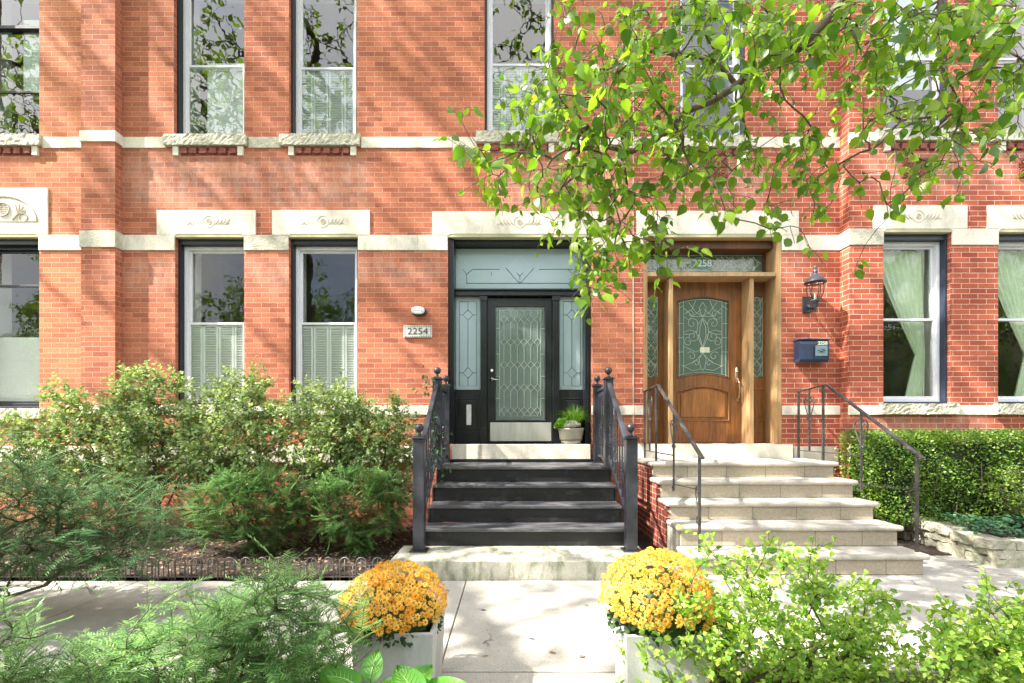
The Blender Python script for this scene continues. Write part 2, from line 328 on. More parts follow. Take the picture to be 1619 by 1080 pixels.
def mk(name, V, faces, m, parent=None, smooth=False, bevel=0, loc=(0,0,0), seg=2, label=None, uv=True):
    o0 = org(parent) if parent else Vector(loc)
    V = V - np.array(o0)
    me = bpy.data.meshes.new(name)
    if isinstance(faces, np.ndarray):
        nf, k = faces.shape
        me.vertices.add(len(V)); me.vertices.foreach_set('co', V.ravel())
        me.loops.add(nf*k); me.loops.foreach_set('vertex_index', faces.ravel().astype(np.int32))
        me.polygons.add(nf); me.polygons.foreach_set('loop_start', np.arange(0, nf*k, k, dtype=np.int32))
        me.update(calc_edges=True); uv = False
    else: me.from_pydata([tuple(p) for p in V], [], [tuple(f) for f in faces])
    if smooth and len(me.polygons): me.polygons.foreach_set('use_smooth', [True]*len(me.polygons))
    if uv:
        l = me.uv_layers.new(name='m'); me.update(); W = V + np.array(o0)
        for p in me.polygons:
            nx, ny, nz = map(abs, p.normal)
            for li in p.loop_indices:
                x, y, z = W[me.loops[li].vertex_index]
                l.data[li].uv = (x, z) if ny >= nx and ny >= nz else ((y+.05, z) if nx >= nz else (x, y))
    mm = m if isinstance(m, bpy.types.Material) else MT[m]
    me.materials.append(mm); me.update()
    o = bpy.data.objects.new(name, me); C.objects.link(o)
    if parent: o.parent = parent
    else: o.location = o0
    if bevel:
        b = o.modifiers.new('bevel', 'BEVEL'); b.width = bevel; b.segments = seg; b.limit_method = 'ANGLE'; b.angle_limit = R(40)
    if label: o['label'] = label
    return o
def rough_box(x0, x1, y0, y1, z0, z1, name, m, parent, amp=.008, step=.04, seed=0, bottom=True):
    rg = np.random.RandomState(seed)
    nx, ny, nz = [max(1, int(round(abs(b-a)/step))) for a, b in ((x0,x1),(y0,y1),(z0,z1))]
    vs = {}; V = []; Fc = []
    def vid(i, j, k):
        if (i,j,k) not in vs: vs[(i,j,k)] = len(V); V.append((x0+(x1-x0)*i/nx, y0+(y1-y0)*j/ny, z0+(z1-z0)*k/nz))
        return vs[(i,j,k)]
    for i in range(nx):
        for j in range(ny):
            Fc += [(vid(i,j,0),vid(i,j+1,0),vid(i+1,j+1,0),vid(i+1,j,0)), (vid(i,j,nz),vid(i+1,j,nz),vid(i+1,j+1,nz),vid(i,j+1,nz))]
    for i in range(nx):
        for k in range(nz):
            Fc += [(vid(i,0,k),vid(i+1,0,k),vid(i+1,0,k+1),vid(i,0,k+1)), (vid(i,ny,k),vid(i,ny,k+1),vid(i+1,ny,k+1),vid(i+1,ny,k))]
    for j in range(ny):
        for k in range(nz):
            Fc += [(vid(0,j,k),vid(0,j,k+1),vid(0,j+1,k+1),vid(0,j+1,k)), (vid(nx,j,k),vid(nx,j+1,k),vid(nx,j+1,k+1),vid(nx,j,k+1))]
    V = np.array(V); V += rg.normal(0, amp, V.shape)*.6
    return mk(name, V, Fc, m, parent)
def wall(mb, x0, x1, z0, z1, y, th, ops):           # front, back and reveals of a wall with rectangular openings
    xs = sorted({x0, x1, *[o[0] for o in ops], *[o[1] for o in ops]}); zs = sorted({z0, z1, *[o[2] for o in ops], *[o[3] for o in ops]})
    for i in range(len(xs)-1):
        for k in range(len(zs)-1):
            cx, cz = (xs[i]+xs[i+1])/2, (zs[k]+zs[k+1])/2
            if any(o[0] < cx < o[1] and o[2] < cz < o[3] for o in ops): continue
            a, b, c, d = xs[i], xs[i+1], zs[k], zs[k+1]
            mb.quad((a,y,c),(b,y,c),(b,y,d),(a,y,d)); mb.quad((b,y+th,c),(a,y+th,c),(a,y+th,d),(b,y+th,d))
    for a, b, c, d in ops:
        mb.quad((a,y,c),(a,y,d),(a,y+th,d),(a,y+th,c)); mb.quad((b,y,d),(b,y,c),(b,y+th,c),(b,y+th,d))
        mb.quad((a,y,d),(b,y,d),(b,y+th,d),(a,y+th,d)); mb.quad((b,y,c),(a,y,c),(a,y+th,c),(b,y+th,c))
    mb.quad((x0,y,z0),(x0,y+th,z0),(x0,y+th,z1),(x0,y,z1)); mb.quad((x1,y,z0),(x1,y,z1),(x1,y+th,z1),(x1,y+th,z0))
    mb.quad((x0,y,z1),(x1,y,z1),(x1,y+th,z1),(x0,y+th,z1))
    return mb
def text(name, s, size, loc, m, parent, depth=.002, sx=1.0, bold=0.0):
    cu = bpy.data.curves.new(name, 'FONT'); cu.body = s; cu.size = size; cu.extrude = depth; cu.align_x = 'CENTER'; cu.align_y = 'CENTER'; cu.offset = bold
    cu.resolution_u = 4
    tmp = bpy.data.objects.new(name, cu); C.objects.link(tmp); bpy.context.view_layer.update()
    me = bpy.data.meshes.new_from_object(tmp); bpy.data.objects.remove(tmp)
    n = len(me.vertices); a = np.empty(n*3); me.vertices.foreach_get('co', a); a = a.reshape(-1,3)
    W = np.stack([a[:,0]*sx+loc[0], -a[:,2]+loc[1], a[:,1]+loc[2]], 1) - np.array(org(parent))
    me.vertices.foreach_set('co', W.ravel()); me.materials.clear(); me.materials.append(MT[m]); me.update()
    o = bpy.data.objects.new(name, me); C.objects.link(o); o.parent = parent; return o
# ------------------------------------------------------------------ plant helpers
OV = (np.array([(0,0,0),(.28,.33,.07),(.62,.31,.05),(1,0,-.10),(.62,-.31,.05),(.28,-.33,.07),(.28,0,0),(.62,0,0)], float),
      [(0,6,1,1),(6,7,2,1),(7,3,2,2),(0,5,6,6),(6,5,4,7),(7,4,3,3)])
DI = (np.array([(0,0,0),(.45,.30,.06),(1,0,-.05),(.45,-.30,.06)], float), [(0,2,1),(0,3,2)])
ND = (np.array([(0,.05,0),(1,.015,-.04),(1,-.015,-.04),(0,-.05,0)], float), [(0,3,2,1)])
GR = (np.array([(0,.02,0),(.4,.018,.0),(.75,.012,-.09),(1,0,-.28),(0,-.02,0),(.4,-.018,.0),(.75,-.012,-.09)], float), None)
def leaves(Pp, D, U, S, tpl=OV):                    # arrays: base points, directions, up hints, sizes
    Tv, Tf = tpl
    D = D/np.linalg.norm(D, axis=1, keepdims=True)
    Y = np.cross(U, D); Y /= (np.linalg.norm(Y, axis=1, keepdims=True)+1e-9); W = np.cross(D, Y)
    V = Pp[:,None,:] + S[:,None,None]*(Tv[None,:,0,None]*D[:,None,:] + Tv[None,:,1,None]*Y[:,None,:] + Tv[None,:,2,None]*W[:,None,:])
    n, k = len(Pp), len(Tv); V = V.reshape(-1,3)
    tris = []
    for f in Tf:
        f = [x for i, x in enumerate(f) if i == 0 or x != f[i-1]]
        tris += [(f[0], f[i], f[i+1]) for i in range(1, len(f)-1)]
    tris = np.array(tris)
    Fc = (tris[None] + (np.arange(n)*k)[:,None,None]).reshape(-1,3)
    return V, Fc
def unit(a): return a/(np.linalg.norm(a, axis=-1, keepdims=True)+1e-9)
class Plant:
    """stems grown towards target points; every target becomes the tip of a twig"""
    def __init__(s, rng): s.p = []; s.par = []; s.rg = rng; s.paths = []
    def root(s, pts, join=None):
        idx = []
        for i, q in enumerate(pts):
            par = (idx[-1] if idx else (join if join is not None else -1))
            s.p.append(np.array(q, float)); s.par.append(par); idx.append(len(s.p)-1)
        s.paths.append(([join] if join is not None else []) + idx); return idx
    def near(s, q):
        A = np.array(s.p); return int(np.argmin(((A-np.array(q))**2).sum(1)))
    def grow(s, targets, seg=.06, sag=.0, wob=.02, first=0, order=None, up=.0):
        rg = s.rg; tg = np.array(targets); used = np.array(s.p)
        d0 = np.array([((used-q)**2).sum(1).min() for q in tg]); s.tips = []
        for q in tg[np.argsort(d0)]:
            A = np.array(s.p[first:]); dv = q-A; dd = np.sqrt((dv**2).sum(1))
            j = int(np.argmin(dd + up*np.maximum(0, A[:,2]-q[2]))) + first
            a = s.p[j]; L = np.linalg.norm(q-a)
            if L < 1e-3: continue
            par = s.par[j]; t0 = (a-s.p[par]) if par >= 0 else np.array((0,0,1.)); t0 = t0/(np.linalg.norm(t0)+1e-9)
            n = max(2, int(L/seg)); c1 = a + t0*L*.35; c2 = q - (q-a)*.25 + np.array((0,0,sag*L))
            idx = [j]; prev = j
            for i in range(1, n+1):
                u = i/n; b = (1-u)**3*a + 3*u*(1-u)**2*c1 + 3*u*u*(1-u)*c2 + u**3*q
                if i < n: b = b + rg.normal(0, wob, 3)*min(1, L)
                s.p.append(b); s.par.append(prev); prev = len(s.p)-1; idx.append(prev)
            s.paths.append(idx); s.tips.append(idx)
    def sprigs(s, ns, length, fan=.8, up=.1, droop=.0, flat=0, seg=4):
        """leafy shoots fanned out from the end of every twig"""
        rg = s.rg; new = []
        for idx in s.tips:
            p = s.p[idx[-1]]; d0 = unit(p-s.p[idx[-2]])
            for k in range(ns):
                j = idx[-1] if k == 0 else idx[rg.randint(max(0, len(idx)-3), len(idx))]
                r = rg.normal(0, 1, 3); r[2] *= 1-flat; d = unit(d0*.7+unit(r)*fan+np.array((0,0,up))); L = length*rg.uniform(.55, 1.2); ids = [j]; prev = j; q = s.p[j]
                for i in range(seg):
                    d = unit(d+rg.normal(0,.05,3)+np.array((0,0,-droop))); q = q+d*L/seg; s.p.append(q); s.par.append(prev); prev = len(s.p)-1; ids.append(prev)
                new.append(ids); s.paths.append(ids)
        s.tips = new
    def stems(s, r_tip=.0015, power=.45, r_max=.05, k=4, taper=None):
        n = len(s.p); wgt = np.zeros(n); kids = np.zeros(n)
        for i in range(n):
            if s.par[i] >= 0: kids[s.par[i]] += 1
        wgt[kids == 0] = 1
        for i in range(n-1, -1, -1):
            if s.par[i] >= 0: wgt[s.par[i]] += wgt[i]
        r = np.minimum(r_tip*np.maximum(wgt,1)**power, r_max)
        mb = MB()
        for path in s.paths:
            if len(path) < 2: continue
            rr = [float(r[i]) for i in path]
            if path[0] is not None and len(path) > 1: rr[0] = min(rr[0], rr[1]*1.2)
            mb.tube([s.p[i] for i in path], rr, k)
        return mb
    def leaf_pts(s, spacing, length):
        Pp, D = [], []
        for idx in s.tips:
            pts = np.array([s.p[i] for i in idx]); sg = np.linalg.norm(np.diff(pts, axis=0), axis=1); L = sg.sum()
            if L <= 0: continue
            cum = np.concatenate([[0], np.cumsum(sg)]); t = np.arange(max(0, L-length), L+1e-6, spacing)
            for tt in t:
                i = min(np.searchsorted(cum, tt, side='right')-1, len(sg)-1); u = (tt-cum[i])/max(sg[i],1e-6)
                Pp.append(pts[i]*(1-u)+pts[i+1]*u); D.append((pts[i+1]-pts[i])/max(sg[i],1e-6))
        return np.array(Pp), np.array(D)
def leafy(pl, rg, spacing, length, size, spread=1.0, droop=.3, tpl=OV, upj=.6, per=1, jit=.0):
    Pp, D = pl.leaf_pts(spacing, length)
    Pp = np.repeat(Pp, per, 0); D = np.repeat(D, per, 0); n = len(Pp)
    rnd = unit(rg.normal(0, 1, (n,3))); perp = unit(rnd - (rnd*D).sum(1, keepdims=True)*D)
    d = unit(D*(1-.3*spread) + perp*spread + np.array((0,0,-droop)))
    U = unit(np.array((0,0,1.)) + rg.normal(0, upj, (n,3)))
    S = size*rg.uniform(.6, 1.2, n)
    return leaves(Pp + rg.normal(0, jit, (n,3)), d, U, S, tpl)
def inpoly_map(rows, x0, y0, cw, ch, rg, n):        # sample picture positions by a character density map
    M = np.array([[0 if c == '.' else int(c) for c in r] for r in rows], float); p = (M/M.sum()).ravel()
    k = rg.choice(len(p), n, p=p); yy, xx = np.divmod(k, M.shape[1])
    return x0+(xx+rg.rand(n))*cw, y0+(yy+rg.rand(n))*ch
# ================================================================== SETTING
FD, PD, BD, DD = 6.15, 6.04, 5.965, 6.45             # depths: main wall, left pier, right bay, door plane
def struct(name, mb, m, **k): return tag(mb.build(name, m, **k), kind='structure')
struct('ground', MB().quad((-400,-400,-.10),(400,-400,-.10),(400,400,-.10),(-400,400,-.10)), 'grass')
struct('road', MB().quad((-200,-12,-.06),(200,-12,-.06),(200,-3.2,-.06),(-200,-3.2,-.06)), 'asphalt')
struct('kerb', MB().box(-60,60,-3.2,-3.02,-.1,.02), 'concrete', bevel=.015)
mb = MB(); g = .004
xs = [-9.3,-7.8,-6.3,-4.8,-3.3,-1.85,-.405,1.05,2.5,3.95,5.4,6.9,8.4,9.9]
for i in range(len(xs)-1):
    for (a, b) in ((2.555,4.065),):
        mb.box(xs[i]+g, xs[i+1]-g, a+g, b, -.08, rnd := random.Random(i).uniform(-.003,.003))
mb.box(-.405+g, 1.05-g, .2, 2.555-g, -.08, -.002); mb.box(-1.85+g, -.405-g, 1.9, 2.555-g, -.08, -.004)
mb.box(1.05+g, 4.0, 4.069, 5.0, -.08, -.006); mb.box(4.0+g, 10, 4.069, 4.9, -.08, -.01)
struct('sidewalk', mb, 'paving', bevel=.006)
# planting beds
def bed(name, x0, x1, y0, y1, z, amp, m, seed, step=.09):
    rg = np.random.RandomState(seed); nx, ny = int((x1-x0)/step), int((y1-y0)/step)
    gx, gy = np.meshgrid(np.linspace(x0,x1,nx+1), np.linspace(y0,y1,ny+1)); gz = z + rg.normal(0, amp, gx.shape)
    gz[0,:] -= amp; V = np.stack([gx,gy,gz],-1).reshape(-1,3); I = np.arange(V.shape[0]).reshape(ny+1,nx+1)
    Fc = np.stack([I[:-1,:-1],I[:-1,1:],I[1:,1:],I[1:,:-1]],-1).reshape(-1,4)
    o = mk(name, V, Fc, m); return tag(o, kind='structure')
bed('planting_bed', -9.5, -1.12, 4.085, 6.2, .03, .012, 'mulch', 1)
bed('soil', -9.5, -.42, -2.9, 2.54, -.03, .02, 'soil', 2); bed('soil', 1.1, 9.5, -2.9, 2.54, -.03, .02, 'soil', 3)
bed('planting_bed', 4.85, 9.5, 4.62, 6.0, .22, .015, 'soil', 4); bed('soil', 3.9, 4.75, 4.9, 6.0, .01, .012, 'mulch', 5)
bed('soil', 1.2, 1.62, 4.62, 6.15, .02, .01, 'soil', 8)
# dry leaves and bark chips on the bed
rg = np.random.RandomState(5); n = 5200
Pp = np.stack([rg.uniform(-7,-1.2,n), rg.uniform(4.12,6.0,n), rg.uniform(.035,.055,n)],1); d = unit(rg.normal(0,1,(n,3))*np.array((1,1,.25)))
V, Fc = leaves(Pp, d, unit(np.array((0,0,1.))+rg.normal(0,.35,(n,3))), rg.uniform(.018,.05,n), DI)
MT['litter_leaf'] = leafmat('litter_leaf', (.10,.06,.04), (.42,.30,.22), .1, .8, (1,1,1), .2)
tag(mk('leaf_litter', V, Fc, 'litter_leaf'), 'dry brown leaf litter and bark chips covering the left planting bed', 'leaf litter', kind='stuff')

# ================================================================== HOUSES
TOP = 9.6
class W_:                                            # opening record
    def __init__(s, a, b, c, d): s.x0, s.x1, s.z0, s.z1 = a, b, c, d
    @property
    def t(s): return (s.x0, s.x1, s.z0, s.z1)
zs_lo, zt_lo, zs_up, zt_up = 1.656, 3.906, 5.25, 7.5
B1 = W_(X(277,FD), X(386,FD), zs_lo, zt_lo); B2 = W_(X(457,FD), X(566,FD), zs_lo, zt_lo)
U1 = W_(X(275,FD), X(386,FD), zs_up, zt_up); U2 = W_(X(457,FD), X(564,FD), zs_up, zt_up); U3 = W_(X(766,FD), X(876,FD), zs_up+.04, zt_up)
DB = W_(X(708,FD), X(935,FD), 1.13, zt_lo)
A1 = W_(X(-48,FD), X(62,FD), zs_lo-.05, zt_lo); A2 = W_(X(-48,FD), X(62,FD), zs_up, zt_up)
DC = W_(X(1017,FD), X(1236,FD), 1.13, zt_lo); C3 = W_(X(1074,FD), X(1181,FD), zs_up-.02, zt_up)
R1 = W_(X(1396.6,BD), X(1504,BD), 1.66, 3.895); R2 = W_(X(1578,BD), X(1686,BD), 1.66, 3.895)
R3 = W_(R1.x0, R1.x1, zs_up-.05, zt_up); R4 = W_(R2.x0, R2.x1, zs_up-.05, zt_up)
XP0, XP1, XS = X(128,PD), X(182,PD), X(1003,FD)      # pier edges, party line
XB = X(1327.6,FD)
H1 = T('brick_house', 'orange-red brick house at the far left with an arched carved lintel', 'house', (-9,FD,0), 'joined brick row houses')
H2 = T('brick_house', 'middle brick house with the black front door and two white-framed lower windows', 'house', (-2,FD,0), 'joined brick row houses')
H3 = T('brick_house', 'deep red brick house on the right with the carved wooden door and a projecting bay', 'house', (3,FD,0), 'joined brick row houses')
wall(MB(), -12, XP0, -.1, TOP, FD, .30, [A1.t, A2.t]).build('wall', 'brick_left', H1)
BW1 = (X(300,FD), X(385,FD), .55, .86); BW2 = (X(470,FD), X(560,FD), .55, .86)
wall(MB(), XP0, XS, -.1, TOP, FD, .30, [B1.t,B2.t,U1.t,U2.t,U3.t,DB.t,BW1,BW2]).build('wall', 'brick_mid', H2)
MB().box(XP0, XP1, PD, FD+.002, -.1, TOP).build('pier', 'brick_mid', H2)
MB().box(X(1002,FD-.01)-.012, X(1002,FD-.01)+.004, FD-.006, FD+.01, .95, TOP).build('joint_strip', 'carve', H2)
wall(MB(), XS+.001, XB+.25, -.1, TOP, FD, .30, [DC.t, C3.t]).build('wall', 'brick_right', H3)
wall(MB(), XB, 10.5, -.1, TOP, BD, .30, [R1.t,R2.t,R3.t,R4.t]).build('bay_wall', 'brick_right', H3)
# stone bands, projecting 12 mm, each in blocks with fine joints
def band(par, name, x0, x1, yw, z0, z1, m='stone', pr=.012, step=.95, rough=False, seed=0):
    rr = random.Random(seed); x = x0; mb = MB()
    while x < x1-.02:
        e = min(x+step*rr.uniform(.7,1.3), x1)
        if x1-e < .25: e = x1
        mb.box(x+.0015, e-.0015, yw-pr-rr.uniform(0,.002), yw+.02, z0, z1); x = e
    return mb.build(name, m, par, bevel=.004)
def zz(py, D=FD): return Z(py, D)
bl, bt = zz(396), zz(372)                            # lower band (window heads)
band(H1, 'stone_band', A1.x1, XP0, FD, bl, bt, seed=1)
band(H1, 'stone_band', -12, A1.x0, FD, bl, bt, seed=21)
MB().box(XP0-.014, XP1+.016, PD-.016, FD-.001, bl-.004, bt+.012).build('pier_band', 'stone_rough', H2, bevel=.006)
MB().box(XP0-.014, XP1+.016, PD-.016, FD-.001, zz(232.5), zz(217)+.012).build('pier_band', 'stone', H2, bevel=.006)
for a, b, sd in ((XP1,B1.x0,2),(B1.x1,B2.x0,3),(B2.x1,DB.x0,4),(DB.x1,XS,5)): band(H2, 'stone_band', a, b, FD, bl, bt, 'stone' if sd != 3 else 'stone_rough', seed=sd)
band(H3, 'stone_band', XS+.001, DC.x0, FD, bl, bt, seed=6); band(H3, 'stone_band', DC.x1, XB, FD, bl, bt, seed=7)
for a, b, sd in ((XB-.012,R1.x0,8),(R1.x1,R2.x0,9),(R2.x1,10.5,10)): band(H3, 'bay_band', a, b, BD, Z(387.5,BD), Z(362,BD), 'stone_rough' if sd == 8 else 'stone', seed=sd)
MB().box(XB-.014, XB-.001, BD-.01, FD-.013, Z(387.5,BD), Z(362,BD)).build('bay_band', 'stone', H3)
ub, ut = zz(234.5), zz(217.5)                        # upper band (under the upper windows)
band(H1, 'stone_band', A2.x1+.05, XP0, FD, ub, ut, seed=11)
sp = [(XP1,U1.x0-.1),(U1.x1+.06,U2.x0-.1),(U2.x1+.06,U3.x0-.1),(U3.x1+.06,XS)]
for i, (a, b) in enumerate(sp): band(H2, 'stone_band', a, b, FD, ub, ut, 'stone_rough' if i == 1 else 'stone', seed=12+i, step=1.6)
band(H3, 'stone_band', XS+.001, C3.x0-.1, FD, ub, ut, seed=17); band(H3, 'stone_band', C3.x1+.06, XB, FD, ub, ut, seed=18)
band(H3, 'bay_band', XB-.012, R3.x0-.1, BD, Z(226,BD), Z(210,BD), seed=19); band(H3, 'bay_band', R3.x1+.06, R4.x0-.08, BD, Z(226,BD), Z(210,BD), seed=20)
sb, stp = zz(656), zz(641.5)                         # sill-level band
band(H2, 'stone_band', XP1, DB.x0, FD, sb, stp, seed=22, step=1.8); band(H2, 'stone_band', DB.x1, XS, FD, sb, stp, seed=23)
band(H3, 'stone_band', DC.x1, XB, FD, sb, stp, seed=24); band(H3, 'bay_band', XB-.012, 10.5, BD, Z(656,BD), Z(641,BD), seed=25, step=2.2)
band(H3, 'stone_band', XS+.001, DC.x0, FD, sb, stp, seed=34)
MB().box(XP0-.014, XP1+.016, PD-.014, FD-.001, sb, stp).build('pier_band', 'stone', H2, bevel=.004)
wb, wt = zz(731), zz(706)                            # water table
band(H2, 'water_table', XP1, DB.x0-.3, FD, wb, wt, pr=.035, seed=26, step=2.2); band(H2, 'water_table', DB.x1+.02, XS, FD, wb, wt, pr=.02, seed=27)
band(H1, 'water_table', -12, XP0, FD, wb, wt, pr=.035, seed=28); MB().box(XP0-.03, XP1+.03, PD-.035, FD-.001, wb, wt).build('pier_band', 'stone', H2, bevel=.006)
band(H3, 'water_table', DC.x1+.15, XB-.03, FD, wb, wt, pr=.025, seed=29); band(H3, 'water_table', XB-.02, 10.5, BD, Z(731,BD), Z(706,BD), pr=.03, seed=30)
# lintels with shallow carving
def feathers(mb, cx, cz, y, s, k):
    for i in range(4):
        bx = cx + s*k*(.22+.11*i)
        mb.tube([(bx-s*k*.05,y,cz-k*.10),(bx+s*k*.04,y,cz-k*.03),(bx+s*k*.10,y,cz+k*.09)], [.002,.008,.003], 4)
    mb.tube([(cx+s*k*.5,y,cz-k*.10),(cx+s*k*.62,y,cz-k*.05),(cx+s*k*.72,y,cz-k*.09)], [.004,.005,.002], 4)
def ringp(cx, cz, y, r, n=22, a0=0, a1=360, ry=None): return [(cx+r*math.cos(R(a0+(a1-a0)*i/n)), y, cz+(ry or r)*math.sin(R(a0+(a1-a0)*i/n))) for i in range(n+1)]
def lintel(par, x0, x1, z0, z1, op, yw, carve=True, cy=True, dark=True):
    pr = .016
    a, b = op.x0, op.x1; mb = MB()
    mb.poly([(x0,z1),(x1,z1),(x1,bt if yw==FD else Z(362,BD)),(b+.001,bt if yw==FD else Z(362,BD)),(b+.001,z0),(b-.03,z0+.03),(a+.03,z0+.03),(a-.001,z0),(a-.001,bt if yw==FD else Z(362,BD)),(x0,bt if yw==FD else Z(362,BD))][::-1], yw-pr, yw+.02)
    L = mb.build('lintel', 'stone', par, bevel=.003)
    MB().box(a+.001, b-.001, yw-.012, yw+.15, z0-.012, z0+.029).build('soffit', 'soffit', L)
    if carve:
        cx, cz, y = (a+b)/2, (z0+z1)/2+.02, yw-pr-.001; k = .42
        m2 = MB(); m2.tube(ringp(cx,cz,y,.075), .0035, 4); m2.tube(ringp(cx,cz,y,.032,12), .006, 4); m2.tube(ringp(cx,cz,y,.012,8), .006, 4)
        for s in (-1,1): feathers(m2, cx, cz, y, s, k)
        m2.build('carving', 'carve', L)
    return L
lintel(H2, X(249,FD), X(405,FD), zt_lo, zz(333), B1, FD); lintel(H2, X(431,FD), X(585,FD), zt_lo, zz(333), B2, FD)
lintel(H2, X(684,FD), X(958,FD), zt_lo, zz(335), DB, FD); lintel(H3, XS+.03, X(1262,FD), zt_lo, zz(334), DC, FD, carve=False)
lintel(H3, X(1380,BD), X(1528,BD), 3.895, Z(325,BD), R1, BD); lintel(H3, X(1560,BD), X(1708,BD), 3.895, Z(325,BD), R2, BD)
LA = lintel(H1, X(-62,FD), X(77,FD), zt_lo, zz(298), A1, FD, carve=False)
acx, acz, ay = X(7,FD), zz(351), FD-.018
m2 = MB(); m2.tube(ringp(acx, acz, ay, .45, 30, 0, 180, .33), .009, 5); m2.tube([(acx-.45,ay,acz),(acx+.45,ay,acz)], .005, 4)
m2.tube(ringp(acx, acz+.16, ay, .085), .012, 5)
for i in range(-2,3):
    for j in range(-2,3):
        if i*i+j*j < 6: m2.ball((acx+i*.026, ay, acz+.16+j*.026), .008, 6)
for s in (-1,1):
    m2.tube([(acx+s*.12,ay,acz+.02),(acx+s*.2,ay,acz+.1),(acx+s*.3,ay,acz+.13)], [.012,.014,.004], 4)
    m2.tube(ringp(acx+s*.27, acz+.05, ay, .055, 14), .008, 4)
    for a in (20,50,80,110): m2.tube([(acx+s*(.2+.03*math.cos(R(a))),ay,acz+.12),(acx+s*(.2+.11*math.cos(R(a))),ay,acz+.12+.11*math.sin(R(a)))], [.008,.003], 4)
m2.build('carving', 'carve', LA)

# windows -------------------------------------------------------------
def window(par, op, yw, frame='black_frame', sash='white_paint', rail=None, glass='glass', shut=None, blind=None, extra=(), upper=False):
    x0, x1, z0, z1 = op.t; ya = yw+.055
    mb = MB()                                         # timber casing lining the opening
    mb.box(x0, x0+.03, ya, yw+.235, z0, z1); mb.box(x1-.03, x1, ya, yw+.235, z0, z1)
    mb.box(x0+.03, x1-.03, ya+.004, yw+.235, z1-.085, z1); mb.box(x0+.03, x1-.03, ya+.004, yw+.235, z0, z0+.03)
    wn = mb.build('window', frame, par, bevel=.004)
    a, b, c, d = x0+.03, x1-.03, z0+.03, z1-.085; yf = yw+.13; zr = rail or (c+d)/2
    t = .042
    mb = MB()
    mb.box(a, a+t, yf, yf+.09, c, d); mb.box(b-t, b, yf, yf+.09, c, d); mb.box(a+t, b-t, yf+.002, yf+.09, d-t, d); mb.box(a+t, b-t, yf+.002, yf+.09, c, c+t*1.1)
    mb.build('frame', sash, wn, bevel=.003)
    def sashm(zb, zt, y):
        q = .030; m = MB(); m.box(a+t, a+t+q, y, y+.03, zb, zt); m.box(b-t-q, b-t, y, y+.03, zb, zt); m.box(a+t+q, b-t-q, y+.001, y+.03, zb, zb+q); m.box(a+t+q, b-t-q, y+.001, y+.03, zt-q, zt)
        m.build('sash', sash, wn, bevel=.002)
        m = MB(); m.box(a+t+q, b-t-q, y+.012, y+.018, zb+q, zt-q); m.build('pane', glass, wn)
    sashm(zr-.015, d-t, yf+.05); sashm(c+t*1.1, zr+.015, yf+.015)
    for e in extra: MB().box(a+t, b-t, yf+.01, yf+.08, e-.02, e+.02).build('rail', sash, wn)
    yi = yw+(.185 if shut else .235)
    if shut:
        zb, zt, gaps = shut; m = MB(); hw = (b-a)/4
        for kx in range(4):
            p0, p1 = a+hw*kx+.004, a+hw*(kx+1)-.004
            m.box(p0, p0+.028, yi, yi+.03, zb, zt); m.box(p1-.028, p1, yi, yi+.03, zb, zt)
            m.box(p0+.028, p1-.028, yi, yi+.03, zb, zb+.05); m.box(p0+.028, p1-.028, yi, yi+.03, zt-.04, zt)
            z = zb+.06
            while z < zt-.05:
                n = len(m.v); m.box(p0+.03, p1-.03, yi+.002, yi+.034, z, z+.009)
                m.v[n:] = [(v[0], v[1], v[2]+(v[1]-yi)*-.9+.015) for v in m.v[n:]]; z += .034
        m.box(a, b, yi+.036, yi+.04, zb, zt); m.build('shutter', 'shutter', wn)
    if blind:
        zb, zt, xa, xb = blind; m = MB(); m.box(xa, xb, yi-.01, yi-.004, zb, zt); m.build('blind', 'shutter', wn)
    m = MB()                                          # plastered inner reveal
    m.box(x0-.06, x0+.0, yw+.302, yw+.52, z0-.05, z1+.05); m.box(x1, x1+.06, yw+.302, yw+.52, z0-.05, z1+.05)
    m.box(x0, x1, yw+.302, yw+.52, z1, z1+.05)
    m.build('inner_reveal', 'shutter', wn)
    return wn
mr = 2.775
window(H2, B1, FD, rail=mr, shut=(1.69,mr-.0,0)); window(H2, B2, FD, rail=mr, shut=(1.69,mr-.02,0))
window(H2, U1, FD, rail=6.3, glass='glass_up', blind=(5.28,6.4,U1.x0+.3,U1.x1)); window(H2, U2, FD, rail=6.27, glass='glass_up', shut=(5.28,6.3,0)); window(H2, U3, FD, rail=6.32, glass='glass_up', shut=(5.3,6.3,0))
window(H1, A1, FD, sash='black_frame', rail=zz(447), blind=(1.62,2.6,A1.x0,A1.x1-.06)); window(H1, A2, FD, sash='black_frame', rail=zz(133), glass='glass_up', extra=(zz(28),), blind=(5.9,7.0,A2.x1-.45,A2.x1))
window(H3, R1, BD, 'blue_frame', rail=2.786); window(H3, R2, BD, 'blue_frame', rail=2.786)
window(H3, C3, FD, 'blue_frame', rail=6.3, glass='glass_up'); window(H3, R3, BD, 'blue_frame', rail=6.25, glass='glass_up', blind=(5.9,7.3,R3.x0,R3.x1)); window(H3, R4, BD, 'blue_frame', rail=6.25, glass='glass_up')
for op in (BW1, BW2):
    wn = MB().box(op[0],op[0]+.04,FD+.08,FD+.14,op[2],op[3]).box(op[1]-.04,op[1],FD+.08,FD+.14,op[2],op[3]).box(op[0],op[1],FD+.081,FD+.141,op[3]-.04,op[3]).box(op[0],op[1],FD+.082,FD+.142,op[2],op[2]+.04).build('basement_window', 'white_paint', H2)
    MB().box(op[0]+.04,op[1]-.04,FD+.10,FD+.11,op[2]+.04,op[3]-.04).build('pane', 'glass', wn)
    m = MB()
    for i in range(5): m.box(op[0]+.08+i*.13, op[0]+.095+i*.13, FD+.03, FD+.045, op[2], op[3])
    m.build('security_bars', 'iron_black', wn)
